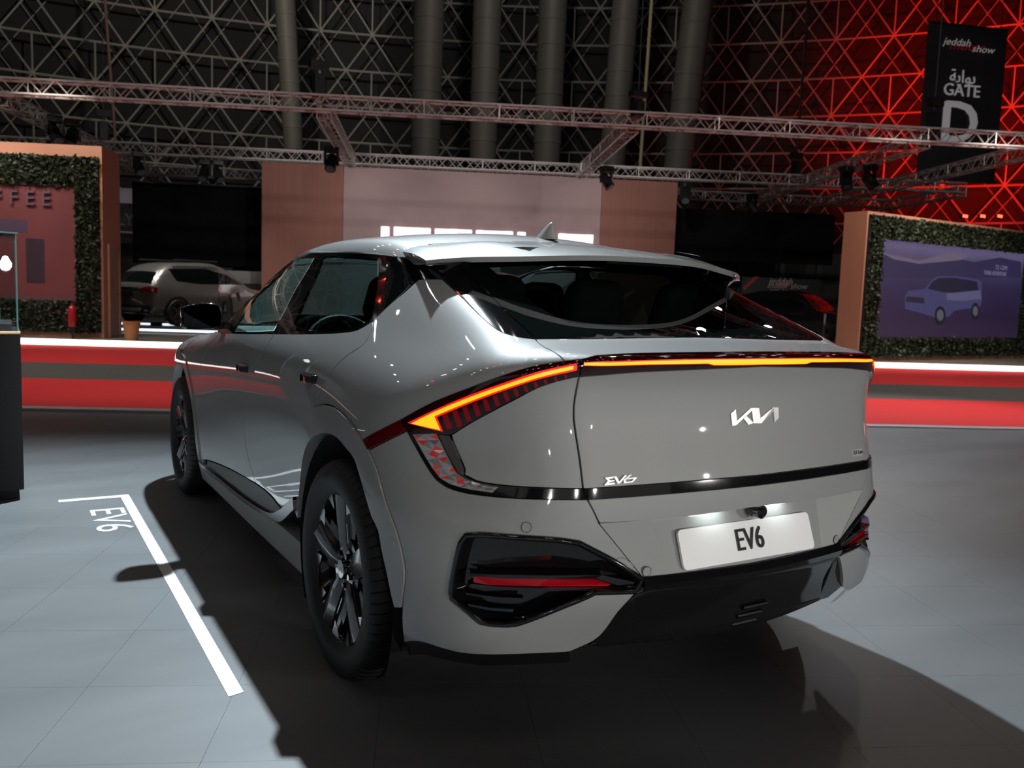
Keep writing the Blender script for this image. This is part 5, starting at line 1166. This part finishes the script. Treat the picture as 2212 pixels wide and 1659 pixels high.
# ---------------------------------------------------------------- show cars far away
def box_field(Lh,H,wd,zb,roof,nose,tail):
    prof=Sp1(roof[0],roof[1]); hw=Sp1([zb-.05,zb+.2,.75,.95,1.1,1.45,1.8],[wd*.93,wd*.985,wd,wd*.97,wd*.90,wd*.74,wd*.60])
    def Fn(P):
        y,z=P[:,1],P[:,2];a=np.abs(P[:,0]); side=(a-hw(z)*(1-.06*np.clip((np.abs(y)-Lh*.55)/(Lh*.45),0,1)**2))*.95
        top=(z-prof(y)+.05*(a/.7)**2)*.85; r=(-Lh+.10*(a/.9)**2+tail*np.abs(z-.75)**1.6)-y; fr=y-(Lh-.22*(a/.9)**2-nose*np.abs(z-.6)**1.6)
        bot=zb-z
        return smax(smax(smax(smax(side,top,.14),r,.22),fr,.3),bot,.06)
    return Fn
def show_car(label,loc,rz,Fn,Lh,paint,grey,tailred,front=False):
    t=thing('show_car',label,'car',loc,rz); B=[]
    # body as one skin wrapped around the field: rings of points cast inwards
    ny,na=40,40; V=[];Fq=[]
    ys=np.linspace(-Lh*.999,Lh*.999,ny)
    Og=[];D=[]
    for y in ys:
        for i in range(na):
            a=2*math.pi*i/na; d=np.array([-math.sin(a),0,-math.cos(a)]); yy=y*.93
            Og.append(np.array([0,yy,.75])-d*1.8); D.append(d)
    P=cast(np.array(Og),np.array(D),0,2.2,120,Fn); bad=np.isnan(P).any(1); P[bad]=np.array([0,0,.75])
    P=P.reshape(ny,na,3)
    # round the ends by pulling end rings onto the field
    V=P.reshape(-1,3); 
    for i in range(ny-1):
        for j in range(na): Fq.append((i*na+j,(i+1)*na+j,(i+1)*na+(j+1)%na,i*na+(j+1)%na))
    o=mesh('body',V,Fq,paint,t,True)
    for sgn,ring in ((-1,0),(1,ny-1)):     # end faces
        R=P[ring]; c=R.mean(0); VV=[];FF=[]; K=6
        for k in range(K+1):
            for q in R: VV.append(c+(q-c)*(1-k/K*.999))
        VV=np.array(VV); Og=VV.copy(); Og[:,1]=sgn*(Lh+.6); dd=np.zeros_like(Og); dd[:,1]=-sgn
        Q=cast(Og,dd,0,1.6,100,Fn); bd=np.isnan(Q).any(1); Q[bd]=VV[bd]; Q[:na]=R
        for k in range(K):
            for j in range(na):
                f_=(k*na+j,(k+1)*na+j,(k+1)*na+(j+1)%na,k*na+(j+1)%na); FF.append(f_ if sgn>0 else f_[::-1])
        mesh('nose' if sgn>0 else 'tail',Q,FF,paint,t,True)
    def pan(nm,pts,d,m,off=.006,mirror=True,Fc=None):
        l=project(np.array(catmull([np.array(q,float) for q in pts+[pts[0]]],.08) if False else [np.array(q,float) for q in pts]),Fn)
        dn=[]
        for i in range(len(l)):
            a,b=l[i],l[(i+1)%len(l)]; n=max(1,int(np.linalg.norm(b-a)/.07))
            for k in range(n): dn.append(a+(b-a)*k/n)
        pt=patch([project(np.array(dn),Fn)],d,off=off,gap=0,thick=.01,step=.10,Fn=Fn); skin(nm,[pt],m,t)
        if mirror: skin(nm,[pt],m,t,True)
    return t,pan
def simple_wheels(t,ys,x,r):
    for y in ys:
        for s in (-1,1):
            w=empty('wheel',(s*x,y,r),0,t)
            smooth_by_angle(MB().lathe([(r*.68,-.11),(r*.93,-.115),(r,-.08),(r,.08),(r*.93,.115),(r*.68,.11)],36,'x').build('tyre',TYRE,w),40)
            m_=MB().lathe([(.001,s*.07),(r*.2,s*.075),(r*.22,s*.055),(r*.60,s*.06),(r*.66,s*.10),(r*.69,s*.10)],30,'x')
            smooth_by_angle(m_.build('rim',mat('far_alloy',(.16,.16,.165),.3,.9),w),30)
            for k in range(5):
                a=2*math.pi*k/5; c,s_=math.cos(a),math.sin(a); u=np.array([0,-s_,c]); R_=np.array([0,c,s_]); x_=s*.085
                MB().hexa([np.array([x_,0,0])+R_*r*.1-u*.03,np.array([x_,0,0])+R_*r*.1+u*.03,np.array([x_+s*.012,0,0])+R_*r*.66+u*.022,np.array([x_+s*.012,0,0])+R_*r*.66-u*.022],[np.array([x_+s*.02,0,0])+R_*r*.1-u*.03,np.array([x_+s*.02,0,0])+R_*r*.1+u*.03,np.array([x_+s*.03,0,0])+R_*r*.66+u*.022,np.array([x_+s*.03,0,0])+R_*r*.66-u*.022]).build('spoke',mat('far_alloy',(.16,.16,.165),.3,.9),w)
            am=MB(); ar=[math.radians(q) for q in range(-20,201,12)]
            # black arch lip
            pts=[(s*.925,y+(r+.075)*math.cos(q)-0,(r+.075)*math.sin(q)+r) for q in ar]
# dark patch of the wheel opening on the body side
def openings(t,Fn,ys,r,pan):
    for y in ys:
        pts=[(-.93,y+(r+.07)*math.cos(math.radians(q)),r+(r+.07)*math.sin(math.radians(q))) for q in range(-25,206,12)]
        pan('wheel_arch',pts,(1,0,0),DARK,off=.004)
GP=mat('warm_grey_car_paint',(.20,.195,.18),.3,.6,1,.03); BP=mat('black_car_paint',(.010,.009,.010),.15,.2,1,.02)
f1=box_field(2.24,1.7,.92,.30,([-2.35,-2.15,-1.9,-1.45,-.9,-.2,.4,.85,1.3,1.8,2.3],[1.02,1.08,1.30,1.60,1.68,1.71,1.66,1.42,1.12,1.03,.86]),.10,.06)
su=np.array(atv(420,712,21.8)); r1=TH+math.radians(-33)
LED2=mat('cool_edge_light',(1,1,1),.5,emit=(.75,.86,1),es=1.5)
DK=tag(empty('car_turntable'),'dark low display deck with bright edge strips under the far grey car','platform')
a_,v_,_=touv(su); ubox(MB(),a_-2.6,-6.0,19.4,25.2,.06,.22).build('deck',mat('dark_deck',(.02,.02,.022),.4),DK)
for (z0,z1,vv,uu0,uu1) in ((.10,.16,19.38,a_-2.6,-6.0),): ubox(MB(),uu0,uu1,vv-.03,vv,z0,z1).build('deck_light',LED2,DK)
for q0,q1 in ((258,268),(305,312),(352,370)): 
    u0=touv(atv(q0,699,20.2))[0];u1=touv(atv(q1,699,20.2))[0]; ubox(MB(),u0,u1+.15,20.15,20.2,.225,.27).build('deck_lamp',LED2,DK)
SU1,pan1=show_car('warm grey show car seen from behind in the far left background',(su[0],su[1],.22),r1,f1,2.24,GP,None,None)
dr1=(0,1,0)
pan1('rear_window',[(-.60,-1.80,1.42),(.60,-1.80,1.42),(.74,-2.10,1.12),(-.74,-2.10,1.12)],(0,.6,-.8),PRIV,mirror=False)
pan1('side_window',[(-.70,-1.45,1.50),(-.72,-.2,1.56),(-.75,.5,1.42),(-.83,1.05,1.16),(-.84,-.5,1.12),(-.80,-1.30,1.18)],(1,0,-.3),PRIV)
pan1('tail_lamp',[(-.88,-1.95,.98),(-.88,-2.0,.86),(-.62,-2.2,.88),(-.45,-2.2,.93),(-.55,-2.2,.98)],(.6,1,0),REDL,off=.012)
pan1('rear_garnish',[(-.45,-2.2,.97),(.45,-2.2,.97),(.45,-2.2,.92),(-.45,-2.2,.92)],(0,1,0),CHROME,mirror=False)
pan1('plate_panel',[(-.27,-2.24,.88),(.27,-2.24,.88),(.27,-2.24,.74),(-.27,-2.24,.74)],(0,1,0),SATIN,mirror=False)
pan1('lower_bumper',[(-.80,-2.1,.52),(.80,-2.1,.52),(.74,-2.1,.33),(-.74,-2.1,.33)],(0,1,0),SATIN,mirror=False)
pan1('skid_plate',[(-.55,-2.15,.46),(.55,-2.15,.46),(.5,-2.15,.38),(-.5,-2.15,.38)],(0,1,0),CHROME,mirror=False,off=.014)
openings(SU1,f1,(-1.35,1.35),.35,pan1); simple_wheels(SU1,(-1.35,1.35),.83,.35)
MB().tube((-.66,-1.3,1.72),(-.66,.2,1.74),.025,8).build('roof_rail',SATIN,SU1); MB().tube((.66,-1.3,1.72),(.66,.2,1.74),.025,8).build('roof_rail',SATIN,SU1)
f2=box_field(2.3,1.75,.96,.30,([-2.4,-2.2,-1.8,-1.2,-.5,.2,.65,1.1,1.6,2.1,2.4],[1.05,1.4,1.62,1.72,1.76,1.72,1.48,1.16,1.08,1.0,.86]),.05,.05)
su2=np.array(atv(1718,722,25.0)); SU2,pan2=show_car('black show car with a wide chrome grille, far right behind the rear window',(su2[0],su2[1],.06),TH+math.radians(180+38),f2,2.3,BP,None,None)
pan2('windscreen',[(-.62,.5,1.52),(.62,.5,1.52),(.78,1.2,1.14),(-.78,1.2,1.14)],(0,-.6,-.8),PRIV,mirror=False)
pan2('side_window',[(-.74,-1.6,1.45),(-.74,.2,1.5),(-.86,.95,1.16),(-.84,-1.6,1.16)],(1,0,-.3),PRIV)
pan2('headlamp',[(-.90,2.0,.94),(-.62,2.2,.92),(-.62,2.2,.82),(-.90,2.0,.86)],(.5,-1,0),SMOKE,off=.01)
for i in range(15):
    x=-.52+i*.0743; mb=MB(); MB().box(x-.012,x+.012,2.225-.10*(x/.9)**2,2.275-.12*(x/.9)**2,.52,.90).build('grille_bar',CHROME,SU2)
openings(SU2,f2,(-1.42,1.42),.37,pan2); simple_wheels(SU2,(-1.42,1.42),.86,.37)
# pale counter behind the far grey car, plant
a,b,c,d=rect_uv((428,582),(566,608),27.0); t=thing('counter','long white counter behind the far grey car','counter'); ubox(MB(),a,b+.6,27,27.7,.06,d).build('counter_front',mat('dark_counter',(.02,.02,.022),.5),t); ubox(MB(),a-.05,b+.6,26.95,27.75,d-.42,d).build('counter_top',mat('white_counter_top',(.36,.35,.33),.5),t)
tag(smooth_by_angle(MB().tube(atv(487,577,28.6),np.array(atv(487,577,28.6))+SV*.2,.26,20).build('round_sign',SATIN)),'dark round sign on the service wall above the white counter','sign')
a,b,c,d=rect_uv((254,622),(290,652),26); t=thing('reception_desk','pale low desk left of the far grey car','desk'); ubox(MB(),a-.5,b,26,26.6,.06,d).build('desk_body',mat('pale_desk',(.20,.20,.20),.5),t); ubox(MB(),a-.55,b+.05,25.95,26.65,d,d+.06).build('desk_top',WHITE,t)
pp=np.array(atv(268,620,26.3)); t=thing('potted_plant','small green plant on the pale desk at the far left','plant'); smooth_by_angle(MB().lathe([(.001,0),(.05,0),(.07,.12),(.06,.12),(.001,.10)],14,'z',(pp[0],pp[1],pp[2]-.28)).build('plant_pot',SATIN,t)); 
for k in range(9):
    a=k*2.4; q=np.array([pp[0],pp[1],pp[2]-.17]); e=q+np.array([math.cos(a)*.16,math.sin(a)*.16,.30+.08*math.sin(3*a)]); m_=(q+e)/2+np.array([math.cos(a)*.02,math.sin(a)*.02,.05]); w_=np.array([-math.sin(a),math.cos(a),0])*.04
    mesh('leaf',[q,m_-w_,e,m_+w_],[(0,1,2,3)],mat('plant_leaf',(.02,.09,.03),.5),t)
# orange planter, fire extinguisher on its stand
pt=np.array(atv(284,729,16.0)); t=thing('planter','empty orange tapered planter at the foot of the left wall','planter',(pt[0],pt[1],.06)); ORG=mat('orange_pot',(.36,.16,.055),.6)
smooth_by_angle(MB().lathe([(.001,0),(.13,0),(.175,.40),(.160,.40),(.15,.30),(.001,.30)],26,'z').build('pot',ORG,t),40); smooth_by_angle(MB().lathe([(.170,.385),(.185,.385),(.187,.42),(.160,.42)],26,'z').build('pot_rim',ORG,t),40)
pt=np.array(atz(157,742,-.046)); t=thing('fire_extinguisher','red fire extinguisher on a slim stand in front of the hedge','extinguisher',(pt[0],pt[1],-.046)); RX=mat('extinguisher_red',(.30,.012,.016),.35)
smooth_by_angle(MB().lathe([(.001,.36),(.075,.36),(.085,.38),(.085,.74),(.06,.80),(.025,.82),(.02,.86),(.001,.86)],20,'z').build('cylinder',RX,t),45)
MB().box(-.015,.07,-.02,.02,.86,.90).build('valve_handle',SATIN,t); MB().tube((0,0,.02),(0,0,.36),.018,8).build('stand_pole',SATIN,t); MB().lathe([(.001,0),(.26,0),(.26,.012),(.03,.03),(.001,.03)],20,'z').build('stand_foot',mat('steel_foot',(.3,.3,.3),.4,.8),t)
MB().tube((.05,0,.88),(.10,0,.55),.012,6).build('hose',SATIN,t)
# ---------------------------------------------------------------- person bending over the far car
def skinfig(name,verts,edges,rad,m,parent,root=0,sub=2):
    me=bpy.data.meshes.new(name); me.from_pydata([tuple(v) for v in verts],edges,[]); me.update(); o=link(name,me,m,parent)
    sk=o.modifiers.new('skin','SKIN'); sk.use_smooth_shade=True; 
    for i,r in enumerate(rad): me.skin_vertices[0].data[i].radius=(r,r) if not isinstance(r,tuple) else r
    me.skin_vertices[0].data[root].use_root=True
    s=o.modifiers.new('sub','SUBSURF'); s.levels=sub; s.render_levels=sub; return o
pp=np.array(atv(486,712,19.1)); PS=thing('person','person in a white shirt and dark trousers bending over the far grey car','person',(pp[0],pp[1],.06),TH)
SKINM=mat('skin_tone',(.16,.085,.055),.55); SHIRT=mat('white_shirt',(.56,.54,.56),.7); TROU=mat('dark_trousers',(.02,.02,.024),.7)
def hand(base,d,s):
    V=[base];E=[];Rr=[.024]; d=np.array(d,float);d/=np.linalg.norm(d);sd=np.array([1,0,0.])
    V.append(base+d*.05);E.append((0,1));Rr.append(.026)
    for k,l in enumerate((.055,.07,.075,.068)):
        o_=(k-1.5)*.017; r0=base+d*.085+sd*o_; i=len(V); V+= [r0,r0+d*l*.55+np.array([0,.006,0]),r0+d*l+np.array([0,.02,0])];E+=[(1,i),(i,i+1),(i+1,i+2)];Rr+=[.010,.0085,.007]
    i=len(V); V+= [base+d*.045+sd*.033*s,base+d*.085+sd*.048*s];E+=[(1,i),(i,i+1)];Rr+=[.011,.008]
    return V,E,Rr
# body (one continuous figure), leaning forward from the hips, head low
V=[np.array(q,float) for q in ((0,0,.95),(0,.10,1.06),(0,.26,1.16),(0,.40,1.20),(0,.47,1.20),(0,.52,1.20),(0,.60,1.21),(0,.68,1.20),
  (-.18,.39,1.19),(-.23,.36,.95),(-.22,.42,.72),(.18,.39,1.19),(.22,.50,.99),(.20,.68,.92),
  (-.10,0,.90),(-.12,.03,.50),(-.12,-.03,.10),(-.12,.10,.04),(.10,0,.90),(.12,.05,.50),(.12,-.01,.10),(.12,.12,.04))]
E=[(0,1),(1,2),(2,3),(3,4),(4,5),(5,6),(6,7),(3,8),(8,9),(9,10),(3,11),(11,12),(12,13),(0,14),(14,15),(15,16),(16,17),(0,18),(18,19),(19,20),(20,21)]
Rr=[.13,.125,.135,.12,.055,.052,.085,.08,.062,.047,.030,.062,.047,.030,.085,.060,.042,.035,.085,.060,.042,.035]
skinfig('body',V,E,Rr,SKINM,PS)
sv=[V[i] for i in (0,1,2,3,8,9,11,12)]; sv[0]=np.array([0,.03,.99]); m9=V[8]+(V[9]-V[8])*.62; m12=V[11]+(V[12]-V[11])*.62
skinfig('shirt',[sv[0],sv[1],sv[2],np.array([0,.43,1.20]),V[8],m9,V[11],m12],[(0,1),(1,2),(2,3),(3,4),(4,5),(3,6),(6,7)],[.155,.15,.16,.135,.085,.072,.085,.072],SHIRT,PS)
skinfig('trousers',[np.array([0,-.005,.93]),V[14],V[15],V[16]+np.array([0,0,.03]),V[18],V[19],V[20]+np.array([0,0,.03]),np.array([0,.03,.99])],[(0,1),(1,2),(2,3),(0,4),(4,5),(5,6),(0,7)],[.145,.105,.078,.062,.105,.078,.062,.14],TROU,PS)
for s,i,d in ((-1,10,(0,.25,-1)),(1,13,(0,.9,-.3))): a_,e_,r_=hand(V[i],d,-s); skinfig('hand',a_,e_,r_,SKINM,PS,sub=1)
skinfig('hair',[np.array([0,.60,1.26]),np.array([0,.69,1.25])],[(0,1)],[.078,.075],mat('dark_hair',(.012,.010,.009),.7),PS)
for s in (-1,1): bevel(MB().box(s*.12-.045,s*.12+.045,-.06,.20,.0,.075).build('shoe',SATIN,PS),.03,2)
# face: nose, ears, eyes and mouth on the lowered head
FP=lambda nm,c,r,m: smooth_by_angle(MB().lathe([(.001,-r),(r*.7,-r*.7),(r,0),(r*.7,r*.7),(.001,r)],12,'z',c).build(nm,m,PS),60)
FP('nose',(0,.715,1.125),.018,SKINM); FP('ear',(-.085,.64,1.19),.026,SKINM); FP('ear',(.085,.64,1.19),.026,SKINM)
for s in (-1,1): FP('eye',(s*.032,.675,1.125),.011,INK)
MB().box(-.025,.025,.735,.745,1.15,1.156).build('mouth',mat('lip_tone',(.12,.045,.04),.5),PS)
# ---------------------------------------------------------------- the hall around and behind the viewer (seen in the paint)
LAMPW=mat('lit_spot_lens',(1,1,1),.4,emit=(1,.97,.92),es=22); LAMPR=mat('lit_red_spot_lens',(1,.1,.1),.4,emit=(1,.05,.03),es=30)
def booth(label,u0,u1,v0,z0,z1,col,es,facing=1):
    t=thing('booth_screen',label,'screen',group='lit booths behind the viewer')
    ubox(MB(),u0-.3,u1+.3,v0-.4*facing,v0,-.05,z1+.5).build('booth_wall',mat('booth_wall',(.22,.22,.22),.6),t)
    ubox(MB(),u0,u1,v0,v0+.06*facing,z0,z1).build('screen_face',mat('lit_screen_%s'%label[:14],col,.5,emit=col,es=es),t)
    for i in range(9):
        c=np.array(uvw(u0+(u1-u0)*(i+.5)/9,v0+.35,z1+.35+.12*math.sin(i*1.7))); MB().tube(c,c+SV*.02,.06,12).build('booth_lamp',LAMPR if i%4==2 else LAMPW,t)
booth('wide pale lit booth screen far behind the viewer',-7,3,-17,.9,4.4,(.95,.96,1.0),.14)
booth('pale lit booth screen behind the viewer to the right',6,17,-14,.7,4.2,(1.0,.97,.93),.14)
booth('dim lit booth screen behind the viewer to the left',-19,-10,-15,.8,4.0,(.95,.97,1),.10)
t=thing('booth_screen','grey lit booth wall beyond the left side of the platform','screen',group='lit booths behind the viewer')
MB().box(-17.4,-17,-8,7,-.05,4.5).build('booth_wall',mat('booth_wall',(.22,.22,.22),.6),t); MB().box(-17,-16.94,-7.5,2.5,2.0,4.0).build('screen_face',mat('lit_screen_left',(1,1,1),.5,emit=(.9,.97,1),es=.10),t)
def inview(p):
    q=(np.array(p)-CO)@CR_.T; return q[2]>0 and abs(q[0]/q[2])*CF<1106+60 and abs(q[1]/q[2])*CF<830+60
N17='first second third fourth fifth sixth seventh eighth ninth tenth eleventh twelfth thirteenth fourteenth fifteenth sixteenth seventeenth'.split()
ORD=('first','second','third','fourth','fifth','sixth')
for bi,(vb,zb,ua,ub) in enumerate(((-9.0,6.6,-8,9),(-4.5,6.6,-9,8),(0.6,7.0,-12,9),(4.2,7.4,-14,10),(8.0,7.8,-15,10),(11.2,8.3,-14,12))):
    a=np.array(uvw(ua,vb,zb+.32));b=np.array(uvw(ub,vb,zb+.32))
    truss(a,b,'overhead truss of the stand above the viewer, %s row from the back'%ORD[bi],group='trusses above the stand')
    for i in range(17):
        uu=ua+.6+(ub-ua-1.2)*(i+rng.uniform(-.35,.35))/16; red=(bi*17+i)%7==3; p=uvw(uu,vb,zb); x,yb,hgt=p
        if inview(p): continue
        t=thing('spotlight','%s%s round spotlight from the left on the %s overhead truss from the back'%('red ' if red else '',N17[i],ORD[bi]),'spotlight',group='spotlights above the stand')
        ax=np.array([-.2,.3,.9])-np.array(p); ax/=np.linalg.norm(ax); p=np.array(p); r_=.085 if not red else .065
        smooth_by_angle(MB().tube(p-ax*.2,p,.07,18,r_+.015).build('lamp_can',FIX,t),50)
        MB().tube(p,p+ax*.004,r_,18).build('lamp_lens',LAMPR if red else LAMPW,t)
        MB().tube(p-ax*.1,(p[0]-ax[0]*.1,p[1]-ax[1]*.1,zb+.18),.015,6).build('clamp',FIX,t)
def row(name,a,b,n,aim,power,size,col):
    a=np.array(a);b=np.array(b)
    for i in range(n):
        p=a+(b-a)*(i/(n-1) if n>1 else .5); q=np.array(aim)+(p-(a+b)/2)
        spot(name,tuple(p),tuple(q),power/n,size,col,.6,.06)
row('stand_lamp_left',uvw(-11,14.2,6.0),uvw(-8.6,14.2,6.0),2,uvw(-9.6,17,1.9),900,75,(1,.86,.76))
row('stand_lamp_mid',uvw(-4.5,19.8,4.9),uvw(5.7,19.8,4.9),4,uvw(.6,24.2,2.7),1250,95,(1,.93,.9))
row('stand_lamp_right',uvw(9.8,13.4,6.0),uvw(12.2,13.8,6.0),2,uvw(11.0,17,1.7),1500,75,(1,.86,.76))
row('stand_lamp_deck',uvw(-9,20.0,6.4),uvw(-7,20.0,6.4),2,uvw(-7.8,22,.7),1300,70,(1,.95,.9))
row('aisle_lamp',uvw(-12,8.5,8.5),uvw(14,8.5,8.5),6,uvw(1,11.0,0),5600,85,(1,.95,.92))
row('truss_fill',uvw(-14,9.0,6.6),uvw(16,9.0,6.6),6,uvw(1,17.5,5.6),2600,70,(1,.95,.92))  # added unseen row, stands in for surrounding light on the far trusses
